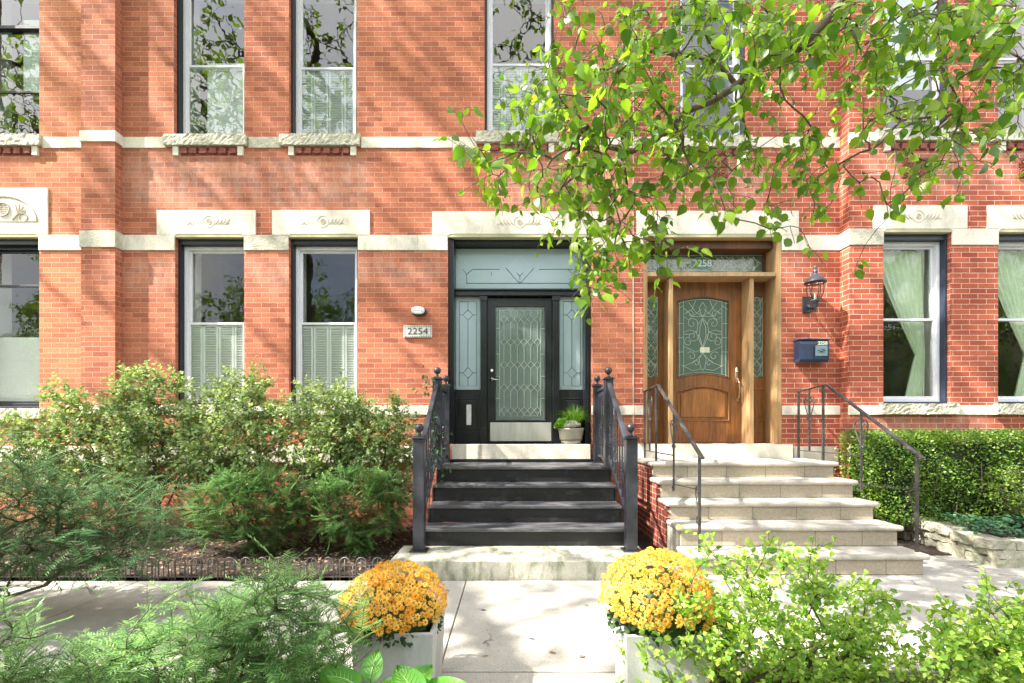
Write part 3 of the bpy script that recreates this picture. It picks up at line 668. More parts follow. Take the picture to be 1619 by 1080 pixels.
# sills
def sill(par, op, yw, up, seed, dx=.11):
    z1 = op.z0-.001; h = .145 if up else .135
    rough_box(op.x0-dx, op.x1+(.05 if up else dx), yw-.055, yw+.05, z1-h, z1, 'window_sill', 'stone_rough', par, .0045, .03, seed)
    if up:
        for xa in (op.x0, op.x1-.075): MB().box(xa, xa+.075, yw-.03, yw+.01, z1-h-.125, z1-h-.004).build('sill_bracket', 'stone', par, bevel=.004)
for i, (p_, o_, y_) in enumerate(((H2,U1,FD),(H2,U2,FD),(H2,U3,FD),(H1,A2,FD),(H3,C3,FD),(H3,R3,BD),(H3,R4,BD))):
    sill(p_, o_, y_, True, i)
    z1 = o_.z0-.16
    m = MB(); m.box(o_.x0+.078, o_.x1-.078, y_-.004, y_+.001, z1-.10, z1); m.build('dark_brick_course', 'brick_dark', p_)  # dark red brick course behind the dentils
    m = MB(); nn = 6
    for k in range(nn):
        w_ = (o_.x1-o_.x0-.156)/nn; xa = o_.x0+.078+w_*k+.02
        m.box(xa, xa+w_-.04, y_-.032, y_-.003, z1-.085, z1-.01)
    m.build('dentil_course', 'terracotta', p_, bevel=.006)
for i, (p_, o_, y_) in enumerate(((H2,B1,FD),(H2,B2,FD),(H1,A1,FD),(H3,R1,BD),(H3,R2,BD))): sill(p_, o_, y_, False, 20+i, .06)
for cx_, yy in (((R3.x0+R3.x1)/2, BD), ((R4.x0+R4.x1)/2, BD), ((C3.x0+C3.x1)/2, FD)):      # terracotta rosette tiles
    tl = MB(); ro = MB(); zc = Z(268, yy)
    for i in range(3):
        for j in range(2):
            xa, za = cx_-.195+i*.13, zc-.115+j*.13
            tl.box(xa+.002, xa+.128, yy-.012, yy+.002, za+.002, za+.128)
            ro.tube(ringp(xa+.065, za+.065, yy-.013, .042, 12), .009, 5)
            ro.tube([(xa+.01,yy-.013,za+.01),(xa+.12,yy-.013,za+.01),(xa+.12,yy-.013,za+.12),(xa+.01,yy-.013,za+.12),(xa+.01,yy-.013,za+.01)], .006, 4)
            ro.ball((xa+.065, yy-.014, za+.065), .02, 8)
    tp = tl.build('rosette_panel', 'terracotta', H3, bevel=.003); ro.build('rosette', 'terracotta', tp, smooth=True)
# interiors
for h_, x0, x1, y0 in ((H1,-12,XP0-.02,FD+.3),(H2,XP0+.02,XS-.02,FD+.3),(H3,XS+.02,10.5,FD+.3)):
    m = MB(); m.quad((x0,9,-.1),(x1,9,-.1),(x1,9,TOP),(x0,9,TOP)); m.quad((x0,y0,-.1),(x0,9,-.1),(x0,9,TOP),(x0,y0,TOP)); m.quad((x1,y0,-.1),(x1,9,-.1),(x1,9,TOP),(x1,y0,TOP))
    m.quad((x0,y0,TOP),(x1,y0,TOP),(x1,9,TOP),(x0,9,TOP)); m.quad((x0,y0,4.5),(x1,y0,4.5),(x1,9,4.5),(x0,9,4.5)); m.quad((x0,y0,1.0),(x1,y0,1.0),(x1,9,1.0),(x0,9,1.0))
    m.build('interior', 'room', h_)
    MB().box(x0-.02, x1+.02, FD+.25, 9.2, TOP+.01, TOP+.15).build('roof', 'concrete', h_)
# curtains in the right-hand windows, drawn aside
def curtain(op, yw, side, lab):
    V = []; Fc = []; n, k = 40, 26; x0, x1 = op.x0+.08, op.x1-.08; zt, zb = op.z1-.14, op.z0+.05
    for j in range(k+1):
        v = j/k; z = zt+(zb-zt)*v
        tie = .70; wid = 1-.82*(v/tie)**1.15 if v < tie else .2+.22*(v-tie)/(1-tie)
        for i in range(n+1):
            u = i/n; xx = u*wid*(x1-x0)*.95
            xw = x1-xx if side > 0 else x0+xx
            V.append((xw, yw+.30+.02*math.sin(u*46+v*2), z))
    for j in range(k):
        for i in range(n): a = j*(n+1)+i; Fc.append((a,a+1,a+n+2,a+n+1))
    o = mk('curtain', np.array(V), Fc, 'curtain', smooth=True, loc=((x0+x1)/2, yw+.36, zb)); tag(o, lab, 'curtain', 'curtains in the lower bay windows')
curtain(R1, BD, 1, 'green curtain tied back inside the bay window nearest the mailbox')
curtain(R2, BD, 1, 'green curtain tied back inside the bay window cut by the right photo edge')

# ---------------- black entrance (house 2)
def hexpts(cx, cz, w_, h_): return [(cx-w_,cz),(cx,cz+h_),(cx+w_,cz),(cx,cz-h_),(cx-w_,cz)]
def lines(segs, y, r, m, par, name='leading', k=4):
    b = MB()
    for s_ in segs: b.tube([(p[0], y, p[1]) for p in s_], r, k)
    return b.build(name, m, par)
D = DD; q = lambda px, py: (X(px,D), Z(py,D))
x0, x1 = DB.x0, DB.x1; sur = MB()
sur.box(x0, x0+.075, FD+.05, D+.05, 1.131, 3.905); sur.box(x1-.075, x1, FD+.05, D+.05, 1.131, 3.905)
sur.box(x0+.075, x1-.075, FD+.08, D+.05, Z(392.5,D), 3.905)
sur.box(x0+.075, x1-.075, D-.09, D+.05, Z(470,D), Z(459.5,D)); sur.box(x0+.075, x1-.075, D-.12, D-.092, Z(463,D), Z(460,D))
SU = sur.build('door_surround', 'black_paint', H2, bevel=.005)
m = MB()
for i in range(3): m.box(x0-.004+.018*i, x0+.010+.018*i, FD+.035-.008*i, FD+.05, 1.131, 3.90); m.box(x1-.010-.018*i, x1+.004-.018*i, FD+.035-.008*i, FD+.05, 1.131, 3.90)
m.build('moulding', 'black_paint', SU, bevel=.003)
pl_ = [(X(760,D), X(770,D)), (X(873,D), X(884,D))]
for a, b in pl_:
    m = MB(); m.box(a, b, D-.07, D+.04, 1.131, Z(470.5,D)); m.box(a-.008, b+.008, D-.085, D-.069, Z(478,D), Z(470.5,D)); m.box(a-.008, b+.008, D-.085, D-.069, 1.131, 1.131+.22)
    for e in (.2,.5,.8): m.box(a+(b-a)*e-.006, a+(b-a)*e+.006, D-.078, D-.0705, 1.4, Z(482,D))
    m.build('pilaster', 'black_paint', SU, bevel=.003)
MB().box(*[X(p,D) for p in (719,924)], D, D+.01, Z(458,D), Z(393.5,D)).build('transom', 'frost', SU)
cx_, top_, bot_ = (X(719,D)+X(924,D))/2, Z(404,D), Z(448,D)
cc = X(822,D); z1_, z2_ = Z(426,D), Z(448,D)
seg = [[q(738,448),q(905,448)], [q(747,426),q(790,426)],[q(852,426),q(905,426)], [q(800,424),q(822,449)],[q(822,449),q(844,424)],[q(822,449),q(822,437)],[q(822,437),q(817,431)],[q(822,437),q(827,431)],
       [q(738,448),q(738,434)],[q(738,434),q(732,426)],[q(738,434),q(747,426)],[q(905,448),q(905,434)],[q(905,434),q(898,426)],[q(905,434),q(912,426)],[q(777,430),q(777,436)]]
lines(seg, D-.004, .0032, 'lead_dark', SU)
lines([[q(822,404),q(812,414)],[q(822,404),q(832,414)],[q(812,414),q(800,424)],[q(832,414),q(844,424)],[q(738,410),q(731,419)],[q(905,410),q(912,419)]], D-.002, .0018, 'lead_light', SU)
for (a, b) in ((719.5,760.5),(883.5,924.5)):
    xa, xb = X(a,D), X(b,D)
    MB().box(xa, xb, D, D+.01, Z(616,D), Z(470,D)).build('sidelight', 'frost', SU)
    c = (a+b)/2
    seg = [[q(a+7,477),q(b-7,477),q(b-7,610),q(a+7,610),q(a+7,477)], [q(c,490),q(c+8,498),q(c,506),q(c-8,498),q(c,490)], [q(c,581),q(c+8,589.5),q(c,598),q(c-8,589.5),q(c,581)],
           [q(c,506),q(c,581)],[q(c,477),q(c,490)],[q(c,598),q(c,610)],[q(a+7,498),q(c-8,498)],[q(c+8,498),q(b-7,498)],[q(a+7,589.5),q(c-8,589.5)],[q(c+8,589.5),q(b-7,589.5)]]
    lines(seg, D-.004, .0032, 'lead_dark', SU)
    m = MB(); m.box(xa, xb, D-.03, D+.04, 1.131, Z(616.5,D)); fr = m.build('panel', 'black_paint', SU)
    m = MB(); i0, i1, k0, k1 = xa+.045, xb-.045, Z(684,D), Z(630,D)
    for s in ((i0,i1,k1-.012,k1),(i0,i1,k0,k0+.012),(i0,i0+.012,k0+.012,k1-.012),(i1-.012,i1,k0+.012,k1-.012)): m.box(s[0],s[1],D-.042,D-.0305,s[2],s[3])
    m.box(i0+.025,i1-.025,D-.037,D-.0305,k0+.03,k1-.03); m.build('panel_moulding', 'black_paint', SU, bevel=.003)
MB().box(X(738,D), X(745.5,D), D-.042, D-.0385, Z(672,D), Z(640,D)).build('notice', 'paper', SU, label='white paper strip on the black panel left of the door')
MB().box(X(717,D-.1), X(719.5,D-.1), D-.2, D-.05, Z(585,D), Z(530,D)).build('notice', 'paper', SU, label='narrow white strip on the left jamb')
# the black door
dx0, dx1 = X(770.5,D), X(872.5,D); gx0, gx1, gz0, gz1 = X(784,D), X(861,D), Z(664,D), Z(485,D); zb_, zt_ = 1.14, Z(471,D)
DO = MB().box(dx0,gx0,D-.01,D+.035,zb_,zt_).box(gx1,dx1,D-.01,D+.035,zb_,zt_).box(gx0,gx1,D-.009,D+.035,gz1,zt_).box(gx0,gx1,D-.009,D+.035,zb_,gz0).build('door', 'black_paint', H2, bevel=.003)
m = MB()
for s in ((gx0-.014,gx1+.014,gz1,gz1+.014),(gx0-.014,gx1+.014,gz0-.014,gz0),(gx0-.014,gx0,gz0,gz1),(gx1,gx1+.014,gz0,gz1)): m.box(s[0],s[1],D-.018,D-.0105,s[2],s[3])
m.build('glazing_bead', 'iron_black', DO, bevel=.003)
MB().box(gx0, gx1, D+.004, D+.012, gz0, gz1).build('pane', 'glass_door', DO)
seg = [[q(790,491),q(855,491),q(855,658),q(790,658),q(790,491)]]
pw = 10.6; cols = [791.5+pw*i for i in range(7)]
rows = [505, 541, 577, 613, 649]
for ri, rw in enumerate(rows):
    for i in range(6):
        c = cols[i]+pw/2; seg.append([q(c-pw/2,rw),q(c,rw-6),q(c+pw/2,rw),q(c,rw+6),q(c-pw/2,rw)])
        if ri < len(rows)-1: seg.append([q(c,rw+6),q(c,rows[ri+1]-6)])
        else: seg.append([q(c,rw+6),q(c,658)])
        if ri == 0: seg.append([q(c,499),q(c,491)])
for y in (520,560,595,630): seg += [[q(784,y),q(790,y)],[q(855,y),q(861,y)]]
lines(seg, D-.001, .0030, 'lead_light', DO)
MB().box(X(775,D), X(871.5,D), D-.014, D-.0105, Z(697.5,D), Z(668,D)).build('kick_plate', 'steel', DO, bevel=.001)
hx, hz = X(777.5,D), Z(600,D)
m = MB(); m.lathe(0,0,[(.028,0),(.03,.006),(.024,.014),(.012,.018),(.010,.045)],20); m.v = [(hx+v[0], D-.011-v[2], hz+v[1]) for v in m.v]
m.tube([(hx,D-.055,hz),(hx+.03,D-.058,hz-.002),(hx+.07,D-.055,hz-.010),(hx+.10,D-.052,hz-.006)], [.010,.009,.008,.006], 8); m.build('handle', 'nickel', DO, smooth=True)
m = MB(); hz2 = Z(586.5,D); m.lathe(0,0,[(.027,0),(.028,.008),(.020,.018),(.0,.02)],20); m.v = [(hx+v[0], D-.011-v[2], hz2+v[1]) for v in m.v]; m.build('deadbolt', 'nickel', DO, smooth=True)
MB().box(-.95, 1.2, 6.077, 6.14, .80, .93).build('gap_shade_strip', 'black_paint', H2)  # black strip standing in for the shade in the gap under the sill
MB().box(X(714,6.1), X(933.5,6.1), 6.08, 6.58, .931, 1.13).build('door_sill', 'stone', H2, bevel=.008)
# ---------------- wooden entrance (house 3)
x0, x1 = DC.x0, DC.x1; fr = MB()
fr.box(x0, x0+.06, FD+.02, D+.06, 1.131, 3.905); fr.box(x1-.06, x1, FD+.02, D+.06, 1.131, 3.905); fr.box(x0+.061, x1-.061, FD+.021, D+.061, 3.89, 3.9045)
SC = fr.build('door_surround', 'wood_worn', H3, bevel=.006)
m = MB()
for i, e in enumerate((.0,.02,.04)): m.box(x1-.02-e, x1-.002-e, FD+.002+i*.006, FD+.02, 1.131, 3.90); m.box(x0+.002+e, x0+.02+e, FD+.002+i*.006, FD+.02, 1.131, 3.90)
m.build('moulding', 'wood_worn', SC, bevel=.003)
MB().box(x0+.06, x1-.06, FD+.10, D+.06, Z(402,D), 3.904).build('header', 'wood_dark', SC, bevel=.006)
m = MB(); m.box(x0+.06, x1-.06, FD+.03, D+.05, Z(437.5,FD+.05), Z(431,FD+.05)); m.build('transom_bar', 'wood_worn', SC, bevel=.005)
tz0, tz1 = Z(430,D), Z(402.5,D); tx0, tx1 = x0+.065, x1-.10
MB().box(tx1, x1-.06, D-.02, D+.06, tz0-.05, tz1).build('header', 'wood_dark', SC)
MB().box(tx0, tx1, D, D+.01, tz0, tz1).build('transom', 'glass_lead', SC)
def spiral(cx, cz, r0, r1, a0, a1, n=16): return [(cx+(r0+(r1-r0)*i/n)*math.cos(R(a0+(a1-a0)*i/n)), cz+(r0+(r1-r0)*i/n)*math.sin(R(a0+(a1-a0)*i/n))) for i in range(n+1)]
def mir(seg, c): return [[(2*c-p[0], p[1]) for p in s] for s in seg]
def mirz(seg, c): return [[(p[0], 2*c-p[1]) for p in s] for s in seg]
ox, oz = X(1110,D), Z(417,D)
seg = [[(tx0,tz1-.012),(tx1,tz1-.012)],[(tx0,tz0+.012),(tx1,tz0+.012)], [(ox+.165*math.cos(R(a)), oz+.088*math.sin(R(a))) for a in range(0,361,15)]]
for s in (1,-1):
    for j in range(4):
        c = ox+s*(.25+.15*j)
        seg += [[(c-.11*s,oz),(c-.04*s,oz+.06),(c+.05*s,oz+.05),(c+.12*s,oz)],[(c-.11*s,oz),(c-.04*s,oz-.06),(c+.05*s,oz-.05),(c+.12*s,oz)], spiral(c,oz+.05,.045,.01,0,360,10), spiral(c,oz-.05,.045,.01,0,-360,10),
                [(c-.06*s,oz+.1),(c,oz),(c-.06*s,oz-.1)], [(c+.02*s,oz-.1),(c+.08*s,oz),(c+.02*s,oz+.1)]]
seg = [[(min(max(p[0],tx0),tx1), min(max(p[1],tz0),tz1)) for p in s] for s in seg]
lines(seg, D-.002, .0026, 'lead_light', SC)
MT['oval'] = mat('oval', (.09,.24,.24), (.07,.19,.20), .3, 5)
ov = MB(); ov.poly([(ox+.158*math.cos(R(a)), oz+.082*math.sin(R(a))) for a in range(0,360,12)][::-1], D-.006, D-.003); OVL = ov.build('number_oval', 'oval', SC)
text('house_number', '2258', .135, (ox, D-.008, oz), 'lead_light', OVL, .001, 1.0, .002)
# mullion posts
for (a, b) in ((2.125,2.182),(3.215,3.275)): MB().box(a, b, FD+.075, D+.05, 1.132, Z(437.6,FD+.05)).build('mullion', 'wood_worn', SC, bevel=.005)
# sidelights
def tracery(xa, xb, za, zb):
    c = (xa+xb)/2; h = (xb-xa)/2; seg = [[(xa+.012,za+.012),(xb-.012,za+.012),(xb-.012,zb-.012),(xa+.012,zb-.012),(xa+.012,za+.012)]]; H = zb-za; o = []
    for k in range(5):
        z = za+H*(.1+.2*k)
        o += [[(c,z-.1*H),(c+h*.55,z-.04*H),(c+h*.6,z+.03*H),(c,z+.1*H)], spiral(c+h*.5,z+.04*H,h*.38,.006,180,-160,12), [(c+h*.2,z-.03*H),(c+h*.85,z+.09*H)], [(c,z+.1*H),(c+h*.8,z+.05*H)], spiral(c+h*.55,z-.05*H,h*.3,.006,200,500,10)]
    return seg+o+mir(o, c)
gzt, gzb = Z(469,D), Z(597,D)
for (a, b) in ((x0+.06,2.125),(3.275,x1-.06)):
    ga, gb = (a+.03, b-.075) if a < 2.5 else (a+.065, b-.022)
    m = MB(); m.box(a,ga,D-.01,D+.04,1.132,gzt); m.box(gb,b,D-.01,D+.04,1.132,gzt); m.box(a,b,D-.009,D+.04,gzt,Z(431,D)); m.box(ga,gb,D-.009,D+.04,1.132,gzb)
    S_ = m.build('sidelight', 'wood', SC, bevel=.003)
    MB().box(ga,gb,D+.004,D+.012,gzb,gzt).build('pane', 'glass_lead', SC); lines(tracery(ga,gb,gzb,gzt), D+.001, .0022, 'lead_light', SC)
    m = MB(); k0, k1 = Z(665,D), Z(614,D)
    for s in ((ga-.01,gb+.01,k1-.016,k1),(ga-.01,gb+.01,k0,k0+.016),(ga-.01,ga+.006,k0+.016,k1-.016),(gb-.006,gb+.01,k0+.016,k1-.016)): m.box(s[0],s[1],D-.026,D-.0105,s[2],s[3])
    m.build('panel_moulding', 'wood_panel', SC, bevel=.004)
# the wooden door with arched glass and arched lower panel
dx0, dx1 = 2.184, 3.213; gx0, gx1 = X(1070.7,D), X(1151.7,D); gc = (gx0+gx1)/2
def arch(xa, xb, zs, rise, n=14):                     # points left to right on a shallow arch
    c = (xa+xb)/2; h = (xb-xa)/2; return [(xa+(xb-xa)*i/n, zs+rise*(1-((xa+(xb-xa)*i/n-c)/h)**2)) for i in range(n+1)]
zt_, zsp, zlow = Z(431,D), Z(477,D), Z(598,D)
up = arch(gx0,gx1,zsp,.062); lo = arch(gx0,gx1,zlow,.055)
dr = MB(); dr.box(dx0,gx0,D-.012,D+.035,1.14,zt_); dr.box(gx1,dx1,D-.012,D+.035,1.14,zt_)
dr.poly([(gx0,zt_),(gx1,zt_)]+up[::-1], D-.0115, D+.035); 
kx0, kx1 = X(1069,D), X(1153.5,D); pu = arch(gx0,gx1,Z(621,D),.085); pb = Z(665,D)
dr.poly(lo+pu[::-1], D-.0115, D+.035) ; dr.box(gx0,gx1,D-.0113,D+.035,1.14,pb)
DW = dr.build('door', 'wood', H3)
dr = MB(); dr.poly(pu+[(gx1,pb),(gx0,pb)], D+.006, D+.03); dr.build('panel', 'wood_panel', DW)
ins = arch(gx0+.045,gx1-.045,Z(623,D),.075); dr = MB(); dr.poly(ins+[(gx1-.045,pb+.045),(gx0+.045,pb+.045)], D-.008, D+.005); dr.build('raised_panel', 'wood_panel', DW, bevel=.008, seg=1)
def rim(pts, y, r): return MB().tube([(p[0],y,p[1]) for p in pts+[pts[0]]], r, 6)
rim(pu+[(gx1,pb),(gx0,pb)], D-.013, .010).build('panel_moulding', 'wood', DW, smooth=True); rim(up+lo[::-1], D-.013, .010).build('glazing_bead', 'wood', DW, smooth=True)
MB().poly(up+lo[::-1], D+.006, D+.012).build('pane', 'glass_lead', DW)
zc = (Z(470,D)+Z(598,D))/2; h = (gx1-gx0)/2; seg = []
seg += [[(gx0+.035,zlow+.02),(gx0+.035,zsp+.01)],[(gx0+.09,zlow+.05),(gx0+.09,zsp+.03)]]
seg += [[(gc,zc+.28),(gc+.07,zc+.18),(gc+.085,zc+.06),(gc,zc-.16)], [(gc,zc+.26),(gc+.04,zc+.15),(gc+.045,zc+.03),(gc,zc-.14)], spiral(gc+.15,zc+.20,.085,.012,190,-260), spiral(gc+.14,zc+.02,.085,.012,160,610), spiral(gc+.17,zc+.33,.06,.01,0,400),
        spiral(gc+.16,zc-.26,.07,.01,40,420), [(gc,zc+.50),(gc+.05,zc+.42),(gc+.03,zc+.34),(gc,zc+.30)], [(gc,zc+.30),(gc+.1,zc+.36),(gc+.2,zc+.50)], [(gc,zc+.30),(gc+.14,zc+.30),(gc+.27,zc+.42)],
        [(gc+.08,zc+.08),(gc+.18,zc+.11),(gc+.27,zc+.08),(gc+.27,zc+.05),(gc+.18,zc+.05),(gc+.08,zc+.08)], [(gc,zc-.16),(gc+.10,zc-.20),(gc+.27,zc-.12)], [(gc,zc-.20),(gc+.05,zc-.30),(gc+.03,zc-.42),(gc,zc-.46)], [(gc,zc-.22),(gc+.12,zc-.34),(gc+.27,zc-.40)],
        [(gc+.03,zc-.44),(gc+.15,zc-.46),(gc+.30,zc-.38)], spiral(gc+.20,zc-.06,.07,.01,100,-300), [(gc+.27,zc+.45),(gc+.35,zc+.40)], [(gc+.27,zc+.2),(gc+.35,zc+.2)],[(gc+.27,zc-.2),(gc+.35,zc-.2)],[(gc+.27,zc),(gc+.35,zc)], [(gc+.1,zc+.52),(gc+.15,zc+.4),(gc+.27,zc+.33)], spiral(gc+.09,zc-.36,.05,.01,0,380), [(gc+.02,zc+.4),(gc+.2,zc+.25),(gc+.27,zc+.3)]]
seg = [s for s in seg if 1]; mm_ = mir(seg, gc); L_ = seg+mm_
L_ = [[(min(max(p[0],gx0+.004),gx1-.004), p[1]) for p in s] for s in L_]
lines(L_, D+.003, .0024, 'lead_light', DW)
lines([[(p[0],p[1]-.03) for p in up],[(p[0],p[1]+.03) for p in lo]], D+.003, .0024, 'lead_light', DW)
MB().box(X(1107,D), X(1122,D), D+.001, D+.003, Z(557.5,D), Z(549,D)).build('notice', 'digit_white', DW, label='small pale sticker on the door glass')
hx, hz = X(1164.5,D), Z(593,D)
m = MB(); m.poly([(hx+.035*math.cos(R(a)), hz+.115*math.sin(R(a))) for a in range(0,360,15)][::-1], D-.024, D-.012)
m.tube([(hx,D-.03,hz-.05),(hx+.005,D-.07,hz-.12),(hx+.006,D-.08,hz-.22),(hx,D-.07,hz-.31),(hx-.012,D-.04,hz-.355)], [.012,.011,.013,.011,.008], 8); m.ball((hx,D-.03,hz-.355),.024,8,(1,.6,.8)); m.ball((hx,D-.03,hz+.035),.022,8,(1,.6,1))
m.build('handle', 'bronze', DW, smooth=True)
MB().box(dx0+.01, dx1-.02, D-.02, D+.035, 1.131, 1.139).build('threshold', 'black_paint', SC)
rough_box(X(1009,6.1), X(1253,6.1), 6.09, 6.6, .949, 1.13, 'door_sill', 'stone', H3, .0015, .12, 3)
o = MB().box(X(1223.5,6.3), X(1228.5,6.3), 6.33, 6.345, Z(607.5,6.3), Z(595,6.3)).build('doorbell', 'white_paint', H3, bevel=.002)

# ================================================================== STEPS
hs = .16
CS = rough_box(X(616,4.11), 1.27, 4.09, 4.64, -.05, hs, 'concrete_step', 'concrete_old', None, .0012, .05, 9)
tag(CS, 'broad mossy concrete slab at the foot of the black steps', 'step')
ST = T('black_staircase', 'black painted front steps up to the black door', 'steps', (.13,5,hs))
xl, xr = -.885, 1.168; nose = [(4.60,.343),(4.875,.526),(5.15,.71),(5.42,.893)]
prev = hs+.003
for i, (y, z) in enumerate(nose):
    yb = nose[i+1][0]+.03 if i < 3 else 6.075
    MB().box(xl-(.04 if i == 0 else 0), xr+(.04 if i == 0 else 0), y, yb, z-.038, z).build('tread', 'tread_black', ST, bevel=.010, seg=3)
    MB().box(xl+.01, xr-.01, y+.03, y+.05, prev, z-.0385).build('riser', 'black_step', ST); prev = z+.001
for x in (xl-.012, xr-.018):
    MB().poly([(0,0)],0,0) if 0 else None
    V = [(4.63,hs+.003),(6.1,hs+.003),(6.1,.855),(5.45,.855),(5.45,.67),(5.18,.67),(5.18,.487),(4.905,.487),(4.905,.304),(4.63,.304)]
    m = MB(); k = len(V); m.v = [(x,a,b) for a,b in V]+[(x+.03,a,b) for a,b in V]
    m.f = [tuple(range(k)), tuple(reversed(range(k,2*k)))]+[(i,(i+1)%k,k+(i+1)%k,k+i) for i in range(k)]
    m.build('stringer', 'black_step', ST)
LS = T('stone_staircase', 'pale limestone steps climbing to the wooden door', 'steps', (2.73,4.9,0))
nz = [(4.204,.189),(4.492,.390),(4.793,.5755),(5.081,.769),(5.385,.949)]; sxl, sxr = 1.615, 3.84
MT['riser_stone'] = brick('riser_stone', (.47,.42,.34), (.33,.29,.235), (.17,.15,.12), .0035, .35, (.3,.26,.2), .46, 1.0, bias=-.1, lump=.25)
MT['side_brick'] = brick('side_brick', (.34,.08,.05), (.22,.05,.035), (.52,.45,.4), .005, .3)
prev = -.03
for i, (y, z) in enumerate(nz):
    yb = nz[i+1][0]+.04 if i < 4 else 6.088
    MB().box(sxl, sxr, y, yb, z-.052, z).build('tread', 'tread_stone', LS, bevel=.022, seg=4)
    MB().box(sxl+.05, sxr-.05, y+.035, y+.09, prev, z-.0525).build('riser', 'riser_stone', LS); prev = z+.001
    if i: MB().box(sxl+.02, sxl+.26, y+.091, yb+.02, -.05, z-.053).build('side_wall', 'side_brick' if i > 1 else 'stone_rough', LS); MB().box(sxr-.26, sxr-.04, y+.091, yb+.02, -.05, z-.053).build('side_wall', 'side_brick', LS)
# ---------------- black newel railings
def newel(par, x, y, z0, z1, w_=.108):
    m = MB(); h = w_/2; m.box(x-h,x+h,y-h,y+h,z0+.008,z1-.03)
    n_ = m.build('newel_post', 'iron_black', par, bevel=.006)
    m = MB(); m.box(x-h-.012,x+h+.012,y-h-.012,y+h+.012,z1-.03,z1-.012); m.box(x-h+.004,x+h-.004,y-h+.004,y+h-.004,z1-.012,z1); m.build('cap', 'iron_black', n_, bevel=.004)
    m = MB(); m.lathe(x, y, [(.022,z1),(.018,z1+.012),(.013,z1+.028),(.018,z1+.036)], 14); m.ball((x,y,z1+.076), .043, 16); m.build('finial', 'iron_black', n_, smooth=True)
    m = MB(); m.box(x-h-.03,x+h+.03,y-h-.03,y+h+.03,z0,z0+.010); m.build('base_plate', 'iron_black', n_)
def black_rail(x, label, xin):
    r = T('iron_railing', label, 'railing', (x,5,hs), 'black newel railings of the black steps')
    yl, yu, yr = 4.47, 5.36, 6.06
    newel(r, x-xin*.03, yl, hs, 1.275); newel(r, x, yu, .893, 1.94, .098); newel(r, x, yr, .893, 1.92, .098)
    def ramp_(y): return (y-yl)/(yu-yl)
    zt0, zt1 = 1.20, 1.86; zb0, zb1 = .52, 1.02
    MB().bar((x,yl+.04,zt0+.02),(x,yu-.04,zt1),.052,.042).build('handrail', 'iron_black', r, bevel=.008)
    MB().bar((x,yl+.04,zb0),(x,yu-.04,zb1),.03,.03).build('bottom_rail', 'iron_black', r)
    MB().bar((x,yu+.04,1.83),(x,yr-.04,1.83),.045,.035).build('handrail', 'iron_black', r, bevel=.006)
    MB().bar((x,yu+.04,.99),(x,yr-.04,.99),.028,.028).build('bottom_rail', 'iron_black', r)
    n = 8
    for i in range(1, n):
        y = yl+(yu-yl)*i/n; u = i/n; za, zb = zb0+(zb1-zb0)*u, zt0+(zt1-zt0)*u
        MB().bar((x,y,za),(x,y,zb),.013,.013).build('baluster', 'iron_black', r)
    for i in range(1, 6):
        y = yu+(yr-yu)*i/6; MB().bar((x,y,.99),(x,y,1.82),.013,.013).build('baluster', 'iron_black', r)
    def orn(y, zc, w_, h_):                            # small cast panel of scrolls
        m = MB()
        for z_ in (zc-h_, zc, zc+h_): m.bar((x,y-w_,z_),(x,y+w_,z_),.012,.012)
        for s in (-1,1):
            for t_ in (-.5,.5): m.tube([(x, y+s*w_*.5+s*.018*math.cos(R(a)), zc+t_*h_*.9+h_*.36*math.sin(R(a))) for a in range(0,361,40)], .006, 5)
        m.ball((x,y,zc), .016, 8); m.build('scroll_panel', 'iron_black', r)
    for u in (.28,.62,.9): orn(yl+(yu-yl)*u, zb0+(zb1-zb0)*u+.24+.06*u, .06, .13)
    orn((yu+yr)/2-.13, 1.25, .06, .14); orn((yu+yr)/2+.13, 1.25, .06, .14)
    m = MB()
    for i in range(7):
        y = yu+.09+(yr-yu-.18)*i/6; m.tube([(x,y+.028*math.cos(R(a)),1.775+.03*math.sin(R(a))) for a in range(0,361,40)], .006, 5)
    m.build('scroll_frieze', 'iron_black', r)
    return r
black_rail(-.87, 'black newel railing on the left of the black steps, wound with vine', -1*-1)
black_rail(1.125, 'black newel railing on the right of the black steps', -1)
# ---------------- wrought iron rails of the stone steps
def heart(m, x, y, z, h, s=1):                        # scroll heart in the rail's plane
    for k in (-1,1):
        pts = []
        for i in range(15): a = R(90+k*0)+i/14*R(330); rr = h*.13*(1-i/20); pts.append((x, y+k*(h*.16+ -rr*math.cos(a-1.57)*1.0), z+h*.38+rr*math.sin(a-1.57+0)))
        arc = [(x, y+k*h*.05*i/1.0*(1 if i<5 else 1), z) for i in range(0)]
        body = [(x,y,z-h*.5),(x,y+k*h*.12,z-h*.25),(x,y+k*h*.27,z+h*.05),(x,y+k*h*.32,z+h*.30),(x,y+k*h*.24,z+h*.46),(x,y+k*h*.12,z+h*.48),(x,y+k*h*.05,z+h*.38),(x,y+k*h*.09,z+h*.28),(x,y+k*h*.15,z+h*.30),(x,y+k*h*.15,z+h*.36)]
        m.tube(body, .0065, 5)
        low = [(x,y,z-h*.42),(x,y+k*h*.10,z-h*.52),(x,y+k*h*.16,z-h*.50),(x,y+k*h*.15,z-h*.42),(x,y+k*h*.10,z-h*.43)]
        m.tube(low, .006, 5)
